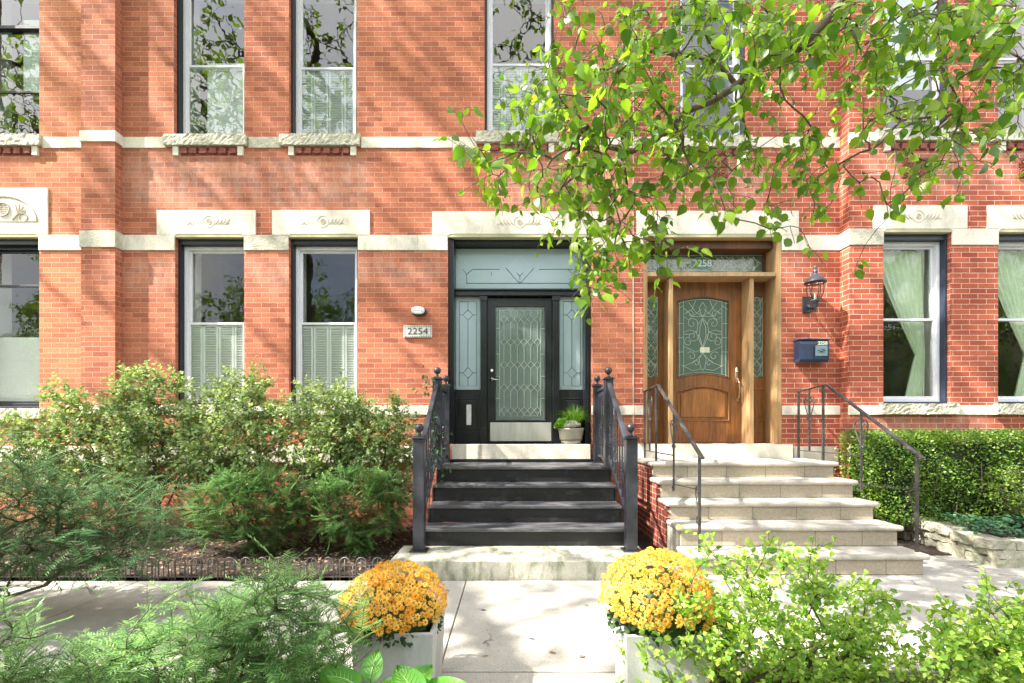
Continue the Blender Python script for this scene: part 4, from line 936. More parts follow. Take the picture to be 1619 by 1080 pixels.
def stone_rail(x, label):
    r = T('wrought_iron_handrail', label, 'handrail', (x,5,.19), 'wrought iron handrails of the stone steps')
    m = MB(); m.bar((x,6.12,1.825),(x,5.53,1.868),.038,.014); m.bar((x,5.535,1.866),(x,4.235,1.068),.040,.020); m.build('handrail', 'iron_worn', r, bevel=.005)
    for y, z0, z1 in ((6.08,.949,1.825),(5.60,.949,1.855),(4.304,.189,1.10)): MB().bar((x,y,z0),(x,y,z1),.022,.022).build('post', 'iron_worn', r)
    for y, z0, z1 in ((5.86,1.05,1.84),(4.99,.67,1.53)): MB().bar((x,y,z0),(x,y,z1),.018,.018).build('picket', 'iron_worn', r)
    m = MB(); m.bar((x,6.08,1.05),(x,4.99,1.05),.012,.012); m.bar((x,4.99,.74),(x,4.304,.77),.012,.012)
    m.tube([(x,4.99,.70),(x,5.02,.66),(x,5.04,.69),(x,5.02,.715)], .007, 5); m.build('lower_rail', 'iron_worn', r)
    for y, z in ((5.86,1.60),(4.99,1.29)):
        m = MB(); heart(m, x, y, z, .30); m.build('scroll', 'iron_worn', r)
    m = MB(); y = 4.304
    m.tube([(x,y,.52),(x,y+.05,.62),(x,y+.085,.72),(x,y+.075,.79),(x,y+.03,.80),(x,y+.015,.75),(x,y+.04,.73)], .007, 5)
    m.tube([(x,y,.54),(x,y+.06,.50),(x,y+.065,.45),(x,y+.03,.44),(x,y+.025,.47)], .007, 5); m.build('scroll', 'iron_worn', r)
stone_rail(1.755, 'wrought iron handrail with scroll hearts on the left of the stone steps')
stone_rail(3.79, 'wrought iron handrail with scroll hearts on the right of the stone steps, beside the hedge')
# ================================================================== SMALL THINGS ON THE WALL
bx, by, bz = X(662,FD-.06), FD, Z(492,FD-.06)
BL = T('bulkhead_light', 'small oval white bulkhead light on the brick above the number plaque', 'wall light', (bx,by,bz))
def oval_ring(cx, cz, a, b, n=28): return [(cx+a*math.copysign(abs(math.cos(t))**.75, math.cos(t)), cz+b*math.copysign(abs(math.sin(t))**.75, math.sin(t))) for t in [2*math.pi*i/n for i in range(n)]]
MB().poly(oval_ring(bx,bz,.098,.058)[::-1], FD-.062, FD+.001).build('housing', 'iron_worn', BL, bevel=.012, seg=3)
MB().poly(oval_ring(bx-.006,bz+.004,.088,.050)[::-1], FD-.10, FD-.063).build('lens', 'lens', BL, bevel=.018, seg=4)
m = MB(); m.box(bx-.09,bx+.08,FD-.104,FD-.099,bz+.001,bz+.007); m.box(bx+.03,bx+.036,FD-.1045,FD-.0985,bz-.046,bz+.052); m.build('guard', 'white_paint', BL)
px_, pz_ = X(661,FD), Z(524.5,FD)
PQ = T('number_plaque', 'dotted marble number plaque reading 2254 beside the black door', 'house number', (px_,FD,pz_))
MB().box(px_-.19, px_+.19, FD-.022, FD+.001, pz_-.082, pz_+.078).build('plate', 'plaque', PQ, bevel=.008)
text('house_number', '2254', .125, (px_, FD-.0235, pz_-.002), 'digit', PQ, .0015, 1.12)
m = MB()
for i in range(15):
    for s in (-1,1): m.ball((px_-.168+i*.024, FD-.0225, pz_+s*.066), .006, 6)
for i in range(5):
    for s in (-1,1): m.ball((px_+s*.174, FD-.0225, pz_-.044+i*.022), .006, 6)
m.build('dotted_border', 'digit', PQ)
# lantern
lx, ly = X(1289,FD-.16), FD-.16; zt = Z(421,ly)
LN = T('wall_lantern', 'black coach lantern on the red brick wall above the mailbox', 'lantern', (lx,FD,Z(470,ly)))
k = F/ly; h = lambda py: Z(py, ly); rr = lambda px: px/k
MB().lathe(lx, ly, [(.004,h(419)),(rr(2.2),h(422)),(rr(2.6),h(424)),(rr(1.5),h(426)),(rr(3.5),h(429)),(rr(3.9),h(431)),(rr(3),h(432)),(rr(4.5),h(434)),(rr(9),h(438)),(rr(12.5),h(442)),(rr(15.5),h(446)),(rr(15.8),h(448)),(rr(11),h(448.5))], 26).build('roof', 'iron_black', LN, smooth=True)
MT['lantern_glass'] = glassmat('lantern_glass', (.95,.93,.9), 1.6, .1)
MB().lathe(lx, ly, [(rr(10.5),h(449)),(rr(11.5),h(455)),(rr(10.6),h(464)),(rr(7.5),h(471)),(rr(4),h(474))], 20).build('glass', 'lantern_glass', LN, smooth=True)
m = MB()
for a in range(0,360,60): m.tube([(lx+rr(r_)*math.cos(R(a+20)), ly+rr(r_)*math.sin(R(a+20)), h(z_)) for r_, z_ in ((10.8,448.5),(11.9,455),(11,464),(7.9,471.5),(4,475))], .005, 4)
m.build('cage', 'iron_black', LN)
MB().lathe(lx, ly, [(rr(7),h(474)),(rr(7.5),h(476)),(rr(4.5),h(479)),(rr(4),h(484)),(rr(2),h(487)),(rr(1.2),h(491)),(.002,h(493))], 18).build('cup', 'iron_black', LN, smooth=True)
m = MB(); m.tube([(lx, ly, h(481)),(lx,ly+.05,h(487)),(lx,FD-.05,h(484)),(lx,FD-.01,h(478))], [.018,.02,.02,.022], 8); m.build('arm', 'iron_black', LN, smooth=True)
MB().box(lx-.075, lx+.045, FD-.022, FD+.001, h(490), h(464)).build('wall_plate', 'iron_black', LN, bevel=.008)
MB().tube([(lx,ly,h(474)),(lx,ly,h(462))], .011, 8).build('bulb', 'lens', LN)
# mailbox
ma, mb_ = X(1265,FD-.14), X(1311.5,FD-.14); mz0, mz1 = Z(572,FD-.14), Z(537.5,FD-.14)
MX = T('mailbox', 'dark blue metal mailbox with white numbers 2258 below the lantern', 'mailbox', ((ma+mb_)/2,FD,mz0))
V = [(FD-.001,mz0+.02),(FD-.001,mz1),(FD-.13,mz1),(FD-.145,mz1-.05),(FD-.14,mz0+.03),(FD-.11,mz0),(FD-.04,mz0)]
m = MB(); kk = len(V); m.v = [(ma,a,b) for a,b in V]+[(mb_,a,b) for a,b in V]; m.f = [tuple(range(kk)), tuple(reversed(range(kk,2*kk)))]+[(i,k+0,0) for i in ()]+[(i,kk+i,kk+(i+1)%kk,(i+1)%kk) for i in range(kk)]
m.build('body', 'mailbox', MX, bevel=.008)
cxm = (ma+mb_)/2
m = MB(); m.box(ma-.012, mb_+.012, FD-.158, FD+.0005, mz1+.001, mz1+.014); m.build('lid', 'mailbox', MX, bevel=.005)
m = MB(); m.poly([(cxm-.11,mz1+.014),(cxm-.05,mz1+.034),(cxm-.02,mz1+.048),(cxm+.02,mz1+.048),(cxm+.05,mz1+.034),(cxm+.11,mz1+.014)][::-1], FD-.03, FD-.002); m.ball((cxm,FD-.034,mz1+.028),.012,8); m.build('crest', 'mailbox', MX, bevel=.003)
pa, pb_ = cxm+.0, cxm+.16
m = MB(); m.box(pa, pb_, FD-.152, FD-.144, mz0+.075, mz1-.075); m.build('plate', 'mail_plate', MX, bevel=.003)
m = MB(); zc = (mz0+mz1)/2; c_ = (pa+pb_)/2
m.tube([(c_-.06,FD-.154,zc+.012),(c_-.02,FD-.155,zc-.004),(c_+.005,FD-.156,zc-.012),(c_+.03,FD-.155,zc+.002),(c_+.062,FD-.154,zc+.002)], [.002,.005,.008,.005,.002], 5)
m.tube([(c_-.005,FD-.154,zc+.02),(c_+.02,FD-.155,zc+.016),(c_+.04,FD-.154,zc+.010)], [.002,.004,.002], 5); m.tube([(c_-.05,FD-.154,zc-.025),(c_+.05,FD-.154,zc-.025)], .0015, 4)
m.build('emblem', 'mailbox', MX, smooth=True)
m = MB(); m.tube([(pa-.012,FD-.148,mz0+.04),(pb_+.012,FD-.148,mz0+.04),(pb_+.012,FD-.148,mz1-.07),(pa-.012,FD-.148,mz1-.07),(pa-.012,FD-.148,mz0+.04)], .004, 4); m.build('door_rim', 'mailbox', MX)
text('number_stickers', '2258', .062, (cxm+.095, FD-.150, mz1-.045), 'digit_white', MX, .002, 1.0, .003)
# ================================================================== LOW EDGING FENCE
FE = T('edging_fence', 'low black iron hoop fence edging the left planting bed', 'fence', (-2.8,4.075,0))
m = MB(); m.box(-4.9,-1.13,4.07,4.078,.028,.036); m.box(-4.9,-1.13,4.07,4.078,.130,.138); m.build('rail', 'fence_iron', FE)
x = -1.19
while x > -4.85:
    m = MB(); r_ = .044
    m.tube([(x-r_,4.074,.0)]+[(x+r_*math.cos(R(a)),4.074,.158+r_*math.sin(R(a))) for a in range(180,-1,-20)]+[(x+r_,4.074,.0)], 0.006, 6)
    m.tube([(x,4.074,.03),(x,4.074,.185)], .0042, 5); m.tube([(x-.014,4.074,.150),(x,4.074,.158),(x+.014,4.074,.150)], .003, 4); m.ball((x,4.074,.180),.006,6,(1,.6,1.6))
    m.tube([(x+.073,4.074,.0),(x+.073,4.074,.134)], .0048, 5)
    m.build('hoop', 'fence_iron', FE, smooth=True); x -= .146
# ================================================================== PLANTERS AND MUMS
def planter(cx, cy, rz, label):
    r = T('square_planter', label, 'planter', (cx,cy,0), 'square grey planters with mums'); r.rotation_euler = (0,0,rz)
    V = []; w0, w1, H, t = .178, .195, .385, .022
    V += [(-w0,-w0,0),(w0,-w0,0),(w0,w0,0),(-w0,w0,0),(-w1,-w1,H),(w1,-w1,H),(w1,w1,H),(-w1,w1,H)]
    V += [(sx*(w1-t),sy*(w1-t),H) for sx,sy in ((-1,-1),(1,-1),(1,1),(-1,1))]+[(sx*(w0-.01),sy*(w0-.01),.06) for sx,sy in ((-1,-1),(1,-1),(1,1),(-1,1))]
    Fc = [(0,3,2,1)]+[(i,(i+1)%4,4+(i+1)%4,4+i) for i in range(4)]+[(4+i,4+(i+1)%4,8+(i+1)%4,8+i) for i in range(4)]+[(8+i,8+(i+1)%4,12+(i+1)%4,12+i) for i in range(4)]+[(12,13,14,15)]
    me_o = mk('shell', np.array(V)+np.array((cx,cy,0)), Fc, 'planter', r, bevel=.004)
    s_ = .165; bm = MB().box(cx-s_,cx+s_,cy-s_,cy+s_,.24,.32).build('potting_soil', 'soil', r)
    return r
planter(-.565, 2.36, R(0), 'square grey planter of mums at the left of the front walk')
planter(.735, 2.33, R(-3), 'square grey planter of mums at the right of the front walk')
def bloom_mesh(name, m, seed):
    rg = np.random.RandomState(seed); V = []; Fc = []
    for ring, (n, r0, r1, z0, z1, wd) in enumerate(((13,.003,.0175,.000,.001,.0036),(12,.003,.0150,.002,.006,.0036),(9,.002,.0105,.004,.011,.0034),(6,.001,.006,.006,.0125,.003))):
        for i in range(n):
            a = 2*math.pi*(i+.5*ring)/n+rg.normal(0,.08); L = r1*rg.uniform(.88,1.08); c, s = math.cos(a), math.sin(a); b = len(V)
            zm = (z0+z1)/2+.0015
            for (rad, wv, z) in ((r0,0,z0),(L*.6,wd/2,zm),(L,wd*.3,z1),(L,-wd*.3,z1),(L*.6,-wd/2,zm)): V.append((c*rad-s*wv, s*rad+c*wv, z))
            Fc.append((b,b+4,b+3,b+2,b+1))
    me = bpy.data.meshes.new(name); me.from_pydata(V, [], Fc); me.materials.append(MT[m]); me.materials.append(MT['eye'])
    for i, p in enumerate(me.polygons): p.material_index = 1 if i >= 34 else 0
    me.update(); return me, np.array(V), Fc
BLM = [bloom_mesh('flower', 'petal', 1), bloom_mesh('flower', 'petal', 2), bloom_mesh('flower', 'petal2', 3)]
def mum(cx, cy, cz, rx, rz, label, seed):
    rg = np.random.RandomState(seed); r = T('potted_mum', label, 'flowers', (cx,cy,.32), 'golden mums in the planters')
    n = 540; i = np.arange(n)+.5; ph = np.arccos(1-1.06*i/n); th = np.pi*(1+5**.5)*i
    N_ = np.stack([np.sin(ph)*np.cos(th), np.sin(ph)*np.sin(th), np.cos(ph)],1)
    lump = 1+.075*np.sin(N_[:,0]*4+seed)*np.cos(N_[:,1]*5+seed)+rg.normal(0,.025,n)
    Pb = np.array((cx,cy,cz))+N_*np.array((rx,rx,rz))*lump[:,None]+rg.normal(0,.004,(n,3))
    keep = rg.rand(n) > .02+.5*(N_[:,2] < .02); Pb, N_ = Pb[keep], N_[keep]
    d = Pb-np.array((0,0,EYE)); near = np.einsum('ij,ij->i', -unit(d), N_); order = np.argsort(-near)
    bigV, bigF = [], []; off = 0
    for c_, j in enumerate(order):
        me, bv, bf = BLM[rg.choice(3, p=(.40,.33,.27))]; nn = Vector(N_[j]+rg.normal(0,.22,3)+np.array((0,-.1,.15))).normalized(); q_ = nn.to_track_quat('Z','Y'); s = rg.uniform(.75,1.3)
        if c_ < 100:
            o = bpy.data.objects.new('flower', me); C.objects.link(o); o.parent = r; o.location = Vector(Pb[j])-r.location; o.rotation_mode = 'QUATERNION'; o.rotation_quaternion = q_; o.scale = (s,s,s)
        else:
            M_ = np.array(q_.to_matrix()); bigV.append((bv*s) @ M_.T + Pb[j]); bigF += [tuple(off+k for k in f) for f in bf]; off += len(bv)
    o = mk('flowers', np.concatenate(bigV), bigF, 'petal', r, uv=False); o['kind'] = 'stuff'
    o.data.materials.append(MT['eye'])
    for i, p in enumerate(o.data.polygons): p.material_index = 1 if i % 40 >= 34 else 0
    n = 2600; a = unit(rg.normal(0,1,(n,3))); a[:,2] = np.abs(a[:,2])-.45; rad = rg.uniform(.4,.93,n)
    Pl = np.array((cx,cy,cz))+a*np.array((rx,rx,rz))*rad[:,None]
    low = Pl[:,2] > .30; Pl, a = Pl[low], a[low]; n = len(Pl)
    V, Fc = leaves(Pl, unit(a+rg.normal(0,.5,(n,3))), unit(rg.normal(0,1,(n,3))+np.array((0,0,1))), rg.uniform(.02,.04,n), OV)
    mk('foliage', V, Fc, 'lf_mum', r)
    MB().ball((cx,cy,cz-.02), 1, 20, (rx*.80,rx*.80,rz*.80)).build('stem_mass', 'lf_mum', r)
mum(-.60, 2.36, .43, .255, .215, 'dome of golden-yellow mums in the left planter', 3)
mum(.735, 2.33, .46, .265, .26, 'dome of golden-yellow mums in the right planter', 8)
# ================================================================== POT ON THE LANDING
pcx, pcy = X(903,6.22), 6.24; pz = 1.131
FP = T('flower_pot', 'round stone-coloured pot with dark rings beside the black door', 'flower pot', (pcx,pcy,pz))
MB().lathe(pcx, pcy, [(.125,pz),(.13,pz+.02),(.137,pz+.03),(.137,pz+.045),(.15,pz+.05),(.172,pz+.19),(.178,pz+.195),(.178,pz+.215),(.165,pz+.215),(.16,pz+.18)], 30).build('bowl', 'pot', FP, smooth=True)
MB().lathe(pcx, pcy, [(.1385,pz+.040),(.144,pz+.046),(.1545,pz+.058),(.1475,pz+.062)], 30).build('ring', 'potband', FP, smooth=True)
MB().lathe(pcx, pcy, [(.158,pz+.17),(.158,pz+.195)], 24).build('potting_soil', 'soil', FP)
rg = np.random.RandomState(31)
def blades(name, label, cat, c, n, L, lean, wdt, m, seed, up=1.0, curve=.5):
    rg = np.random.RandomState(seed); V = []; Fc = []
    for i in range(n):
        a = rg.uniform(0,2*np.pi); r0 = rg.uniform(0,.05); h = L*rg.uniform(.55,1.05); ln = lean*rg.uniform(.2,1.1); b = len(V)
        dx, dy = math.cos(a), math.sin(a); w_ = wdt*rg.uniform(.6,1.2)
        for k in range(6):
            t = k/5; rad = r0+ln*t**(1+curve); z = h*up*t - ln*.9*max(0,t-.45)**2*2
            ww = w_*(1-t**2)+.0004
            for s in (-1,1): V.append((c[0]+dx*rad-dy*s*ww, c[1]+dy*rad+dx*s*ww, c[2]+z))
        for k in range(5): Fc.append((b+2*k,b+2*k+1,b+2*k+3,b+2*k+2))
    return tag(mk(name, np.array(V), Fc, m, uv=False, loc=c), label, cat)
blades('ornamental_grass', 'tall arching green grass at the back of the pot', 'grass plant', (pcx+.05,pcy+.04,pz+.19), 520, .40, .34, .0034, 'lf_grass', 4)
rg = np.random.RandomState(9); n = 1300; a = unit(rg.normal(0,1,(n,3))); a[:,2] = np.abs(a[:,2])
V, Fc = leaves(np.array((pcx-.12,pcy-.06,pz+.22))+a*np.array((.11,.09,.12))*rg.uniform(.6,1,n)[:,None], unit(a+rg.normal(0,.6,(n,3))), unit(rg.normal(0,1,(n,3))+np.array((0,0,1))), rg.uniform(.014,.03,n), OV)
tag(mk('parsley_plant', V, Fc, 'lf_parsley', loc=(pcx-.12,pcy-.06,pz+.2)), 'bright green curly parsley spilling over the left of the pot', 'plant')
def kale(c, R0, label, m, seed, n=60):
    rg = np.random.RandomState(seed); V = []; Fc = []
    for i in range(n):
        t = i/n; a = i*2.4; rad = R0*(.1+.9*t); tilt = 1.4-.95*t; L = R0*(.40+.22*t); b = len(V); wv = L*.55
        base = np.array(c)+np.array((math.cos(a)*rad*.45, math.sin(a)*rad*.45, .05*(1-t))); d = np.array((math.cos(a)*math.cos(tilt), math.sin(a)*math.cos(tilt), math.sin(tilt))); s = np.array((-math.sin(a), math.cos(a), 0))
        for k in range(3):
            for j in range(7):
                u = k/2; v = (j-3)/3; rf = .28*L*u*u*math.sin(j*2.9+i)
                V.append(base+d*L*(u*(1-.25*v*v))+s*wv*v*(.25+.75*u)+np.array((0,0,rf+.08*L*abs(v)*u)))
        for k in range(2):
            for j in range(6): Fc.append((b+k*7+j,b+k*7+j+1,b+(k+1)*7+j+1,b+(k+1)*7+j))
    return tag(mk('ornamental_cabbage', np.array(V), Fc, m, uv=False, smooth=True, loc=c), label, 'plant')
kale((pcx+.0,pcy-.11,pz+.215), .125, 'grey-purple ornamental cabbage at the front of the pot', 'lf_kale', 1)
# ================================================================== SHRUBS BEHIND THE EDGING FENCE
def shrub(name, label, cat, cx, cy, z0, pts, nst, leafsz, lm, rg, ns=4, fan=.8, sdroop=0, sm='twig', spacing=.028, length=.28, group=None, r_tip=.0016, spread=1, droop=.1, tpl=OV, per=1, base=.12, seg=.07, power=.45, upj=.6):
    o = T(name, label, cat, (cx,cy,z0), group); pl = Plant(rg)
    top = pts[:,2].max(); lo_ = pts[:,2].min()
    for i in range(nst):
        a = rg.uniform(0,6.28); b = rg.uniform(.2,1)*base; k_ = pts[rg.randint(len(pts))]
        p0 = np.array((cx+b*math.cos(a), cy+b*math.sin(a)*.6, z0-.02)); p3 = p0*.45+k_*.55; p3[2] = z0+(k_[2]-z0)*.6
        p1 = p0+np.array(((p3[0]-p0[0])*.15,(p3[1]-p0[1])*.15,(p3[2]-p0[2])*.45))
        pl.root([p0, (p0+p1)/2+rg.normal(0,.008,3), p1, p1*.5+p3*.5+rg.normal(0,.015,3), p3])
    pl.grow(pts, seg, sag=.05, wob=.012, up=.6); pl.sprigs(ns, length, fan, .15, sdroop)
    pl.stems(r_tip, power, .03, 4).build('stems', sm, o, smooth=True)
    V, Fc = leafy(pl, rg, spacing, length, leafsz, spread, droop, tpl, upj, per); mk('foliage', V, Fc, lm, o)
    return o
def cloud(rg, n, cx, cy, rx, ry, z0, z1, shell=.35, topflat=1.0):
    a = unit(rg.normal(0,1,(n,3))); r = shell+(1-shell)*rg.rand(n)**.5
    P_ = a*r[:,None]; zc, rz = (z0+z1)/2, (z1-z0)/2
    return np.stack([cx+P_[:,0]*rx, cy+P_[:,1]*ry, zc+P_[:,2]*rz],1)
rg = np.random.RandomState(12)
SHR = [(-5.35,5.5,.9,.40,.3,1.98,220,'leafy shrub at the far left of the row under the windows'),
       (-4.25,5.45,.72,.40,.35,2.2,220,'tall airy shrub in front of the brick pier'),
       (-3.15,5.4,.68,.42,.38,2.2,190,'dense leafy shrub below the left white-framed window'),
       (-2.15,5.35,.62,.42,.38,2.08,185,'leafy shrub below the right white-framed window'),
       (-1.42,5.45,.42,.40,.35,1.92,110,'narrow leafy shrub against the black railing')]
for (cx,cy,rx,ry,z0,z1,n,lab) in SHR:
    pts = cloud(rg, n, cx, cy, rx*.92, ry*.9, z0+.05, z1-.12, .2)
    shrub('leafy_shrub', lab, 'shrub', cx, cy, .03, pts, 8, .046, 'lf_shrub', rg, group='shrubs along the house wall', spacing=.018, length=.19, upj=.5, ns=5, fan=1.0, r_tip=.0010)
# ---------------- yews
def yew(label, cx, cy, z0, pts, rg, lm, nl=.024, group=None, up=.25, length=.26, sp=.0055, cat='yew bush', ns=3, sag=.05):
    o = T('yew_bush', label, cat, (cx,cy,z0), group); pl = Plant(rg)
    for i in range(5):
        k_ = pts[rg.randint(len(pts))]; p0 = np.array((cx,cy,z0-.02))+rg.normal(0,.03,3)*np.array((1,1,0)); pl.root([p0, p0*.7+k_*.3+np.array((0,0,.05)), p0*.4+k_*.6])
    pl.grow(pts, .05, sag=sag, wob=.010, up=.3); pl.sprigs(ns, length, .6, .02, .03, .8); pl.stems(.0009, .45, .018, 4).build('stems', 'shoot', o, smooth=True)
    Pp, D_ = pl.leaf_pts(sp, length); n = len(Pp)
    side = np.where(np.arange(n)%2 == 0, 1., -1.)[:,None]
    U = unit(np.array((0,0,1.))+rg.normal(0,.05,(n,3))); S_ = unit(np.cross(U, D_))
    # consistent spray plane per twig: jitter slowly
    d = unit(D_*.5 + S_*side + rg.normal(0,.06,(n,3)) + np.array((0,0,.10)))
    V, Fc = leaves(Pp, d, U, nl*rg.uniform(.75,1.15,n), ND); mk('needles', V, Fc, lm, o)
    return o
MT['lf_yewtip'] = MT['lf_yew2']
ND[0][:,1] *= 2.1
rg = np.random.RandomState(40)
# low yews behind the fence
for (cx,cy,rx,ry,z0,z1,n,lab) in ((-2.72,4.85,.68,.36,.08,.90,480,'spreading yew behind the hoop fence, nearest the middle shrubs'),(-1.62,4.85,.46,.34,.10,.94,330,'smaller yew next to the left newel post of the black steps')):
    pts = cloud(rg, n, cx, cy, rx, ry, z0, z1, .4); pts[:,2] += .18*((pts[:,0]-cx)/rx)**2*.2
    yew(lab, cx, cy+.1, .03, pts, rg, 'lf_yew2', .036, 'yews behind the hoop fence', length=.17, sp=.0065, ns=4)
# near yew filling the left edge
def pxcloud(rows, x0, y0, cw, ch, d0, d1, n, rg):
    px, py = inpoly_map(rows, x0, y0, cw, ch, rg, n); Dp = rg.uniform(d0, d1, n)
    return np.stack([(px-CX)*Dp/F, Dp, EYE-(py-HY)*Dp/F], 1)
rows = ['3331....','6665211.','99998762','99999994','99999995','9999874.','5532....']
pts = pxcloud(rows, -160, 690, 58, 36, 2.6, 3.6, 640, rg)
yew('large dark yew bush crowding the left edge of the photo', -3.9, 3.3, -.02, pts, rg, 'lf_yew', .034, 'foreground yews', length=.17, sp=.0065, ns=4)
rows = ['..........1...','......1..35431','......13554421','....1355543321','.1245555555421','35666666665532','46666666665542']
pts = pxcloud(rows, 40, 880, 38, 36, 1.55, 2.15, 520, rg)
yew('light green yew across the bottom left in front of the sidewalk', -1.15, 1.75, -.03, pts, rg, 'lf_yew2', .027, 'foreground yews', length=.13, sp=.0052, ns=4)
rows = ['21.','542','553','442']
pts = pxcloud(rows, -60, 950, 45, 45, 1.5, 1.9, 60, rg)
yew('small yew spray at the bottom left corner', -1.75, 1.6, -.03, pts, rg, 'lf_yew2', .024, 'foreground yews', length=.13, sp=.0045)
# bare twig lower left
bt_ = T('dead_branch', 'bare dead twig poking up at the bottom left corner', 'branch', (-1.9,1.7,-.03)); pl = Plant(rg)
p_ = lambda a, b, d: np.array(P(a, b, d)); a0 = p_(-10,1110,1.7); a0[2] = -.03
ix = pl.root([p_(-60,1180,1.65), p_(-10,1035,1.7), p_(20,1060,1.7), p_(40,1052,1.72)]); pl.grow([p_(75,1000,1.74), p_(60,1042,1.74), p_(45,1010,1.74), p_(95,1035,1.75), p_(10,1010,1.7)], .03, 0, .02)
pl.stems(.0022, .6, .012, 6).build('twig', 'twig', bt_, smooth=True)
# ================================================================== FOREGROUND RIGHT SHRUBS
rg = np.random.RandomState(77)
rows = ['....1..2...........','..1.12.43421.......','.112434555543121...','.2345556666555331..','14555667777776643..','25666777888887753..','356677788888887642.','3455677788888876532']
pts = pxcloud(rows, 985, 838, 26.5, 33, 1.95, 2.6, 270, rg)
shrub('small_leaved_shrub', 'bright light-green shrub in front of the stone steps', 'shrub', X(1190,2.2), 2.25, -.03, pts, 9, .030, 'lf_spirea', rg, spacing=.0125, length=.10, ns=5, fan=1.0, group='light green foreground shrubs', r_tip=.0008, seg=.045, base=.2)
rows = ['.....1.1..','..13332323','.235555555','1356677777','2467788888','2467788888']
pts = pxcloud(rows, 1430, 925, 24, 30, 1.8, 2.4, 120, rg)
shrub('small_leaved_shrub', 'bright light-green shrub at the bottom right corner', 'shrub', X(1600,2.1), 2.15, -.03, pts, 7, .030, 'lf_spirea', rg, spacing=.0125, length=.10, ns=5, fan=1.0, group='light green foreground shrubs', r_tip=.0008, seg=.045, base=.2)
# big-leaved plants at the bottom edge
def bigleaf(label, c, specs, seed, dy=8):
    o = T('broadleaf_plant', label, 'plant', c, 'broad-leaved plants at the bottom edge'); rg = np.random.RandomState(seed)
    st = MB(); 
    for (px, py, D_, L, ang, tilt) in specs:
        p = np.array(P(px, py+dy, D_)); n, k = 9, 7; a = R(ang); d = np.array((math.cos(a)*math.cos(tilt), math.sin(a)*math.cos(tilt), math.sin(tilt))); s = unit(np.cross(np.array((0,0,1.)), d)); w_ = np.cross(d, s); V = []; Fc = []
        for i in range(n+1):
            u = i/n; wd = .42*L*math.sin(math.pi*min(1,(u*.93+.07))**.8)**.8
            for j in range(k):
                v = (j-(k-1)/2)/((k-1)/2)
                V.append(p+d*L*(u-.10*abs(v)*(1-u))+s*wd*v+w_*(.10*L*abs(v)+.02*L*math.sin(6*u+3*v)-.22*L*u*u))
        for i in range(n):
            for j in range(k-1): Fc.append((i*k+j,i*k+j+1,(i+1)*k+j+1,(i+1)*k+j))
        mk('leaf', np.array(V), Fc, 'lf_hosta', o, smooth=True, uv=False)
        base = np.array(c)+rg.normal(0,.01,3)*np.array((1,1,0)); MB().tube([base, (base+p)/2+np.array((0,0,.06)), p], .003, 6).build('stem', 'lf_hosta', o, smooth=True)
        v_ = MB(); mid = [V[i*k+3]+w_*.002 for i in range(n+1)]; v_.tube(mid, [.0022*(1-i/n)+.0004 for i in range(n+1)], 5)
        for i in (1,2,3,4,5,6): 
            for j in (1,5): v_.tube([V[i*k+3]+w_*.0015, V[(i+1)*k+(2 if j==1 else 4)]+w_*.0015, V[(i+2)*k+j]+w_*.0015], [.0011,.0008,.0004], 4)
        v_.build('leaf_veins', 'vein', o, smooth=True)
bigleaf('broad-leaved green plant below the left planter, cut by the photo edge', (-.45,1.45,-.03), [(585,1066,1.55,.095,80,1.0),(560,1075,1.5,.12,165,.35),(600,1085,1.5,.10,20,.35),(530,1072,1.55,.11,120,.3),(575,1085,1.45,.10,235,.2)], 1)
bigleaf('broad-leaved green plant at the foot of the left planter', (-.28,1.4,-.03), [(640,1088,1.5,.14,60,.35),(655,1092,1.45,.13,130,.5),(670,1090,1.5,.14,15,.25),(690,1095,1.45,.10,-20,.2)], 2)
bigleaf('single broad leaf on a tall stalk left of the left planter', (-.72,1.95,-.03), [(525,1000,1.95,.10,10,.15),(545,1022,1.95,.05,-160,.1)], 3, 0)
# ================================================================== HEDGE, STONE WALL, IVY (right)
rg = np.random.RandomState(90)
HG = T('box_hedge', 'clipped dark green box hedge under the bay window', 'hedge', (6.2,5.5,.2))
def hedge(x0, x1, y0, y1, z0, z1, n, size, m, par, rg, tpl=OV):
    f = rg.rand(n); side = rg.choice(4, n, p=(.50,.30,.10,.10)); X_ = rg.uniform(x0,x1,n); Y_ = rg.uniform(y0,y1,n); Z_ = rg.uniform(z0,z1,n); dep = rg.exponential(.045, n)
    nrm = np.zeros((n,3))
    lump = .035*np.sin(X_*5.1)+.03*np.sin(X_*11+Z_*7)+.03*np.cos(Z_*9+X_*3)
    mk0 = side == 0; Y_[mk0] = y0+dep[mk0]+lump[mk0]; nrm[mk0] = (0,-1,0); t_ = side == 1; Z_[t_] = z1-dep[t_]+.025*np.sin(X_[t_]*6+Y_[t_]*9)+rg.exponential(.012,t_.sum()); nrm[t_] = (0,0,1)
    l_ = side == 2; X_[l_] = x0+dep[l_]+lump[l_]; nrm[l_] = (-1,0,0)
    Pp = np.stack([X_,Y_,Z_],1); d = unit(nrm+rg.normal(0,.75,(n,3))+np.array((0,0,.35)))
    V, Fc = leaves(Pp, d, unit(rg.normal(0,1,(n,3))+np.array((0,-.4,.8))), size*rg.uniform(.6,1.2,n), tpl); mk('foliage', V, Fc, m, par)
hedge(4.17, 9.4, 5.28, 5.86,   .22, 1.27, 42000, .030, 'lf_box', HG, rg)
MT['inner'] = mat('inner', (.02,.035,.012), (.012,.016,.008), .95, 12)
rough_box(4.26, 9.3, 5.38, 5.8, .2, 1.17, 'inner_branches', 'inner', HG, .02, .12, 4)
pl = Plant(rg)
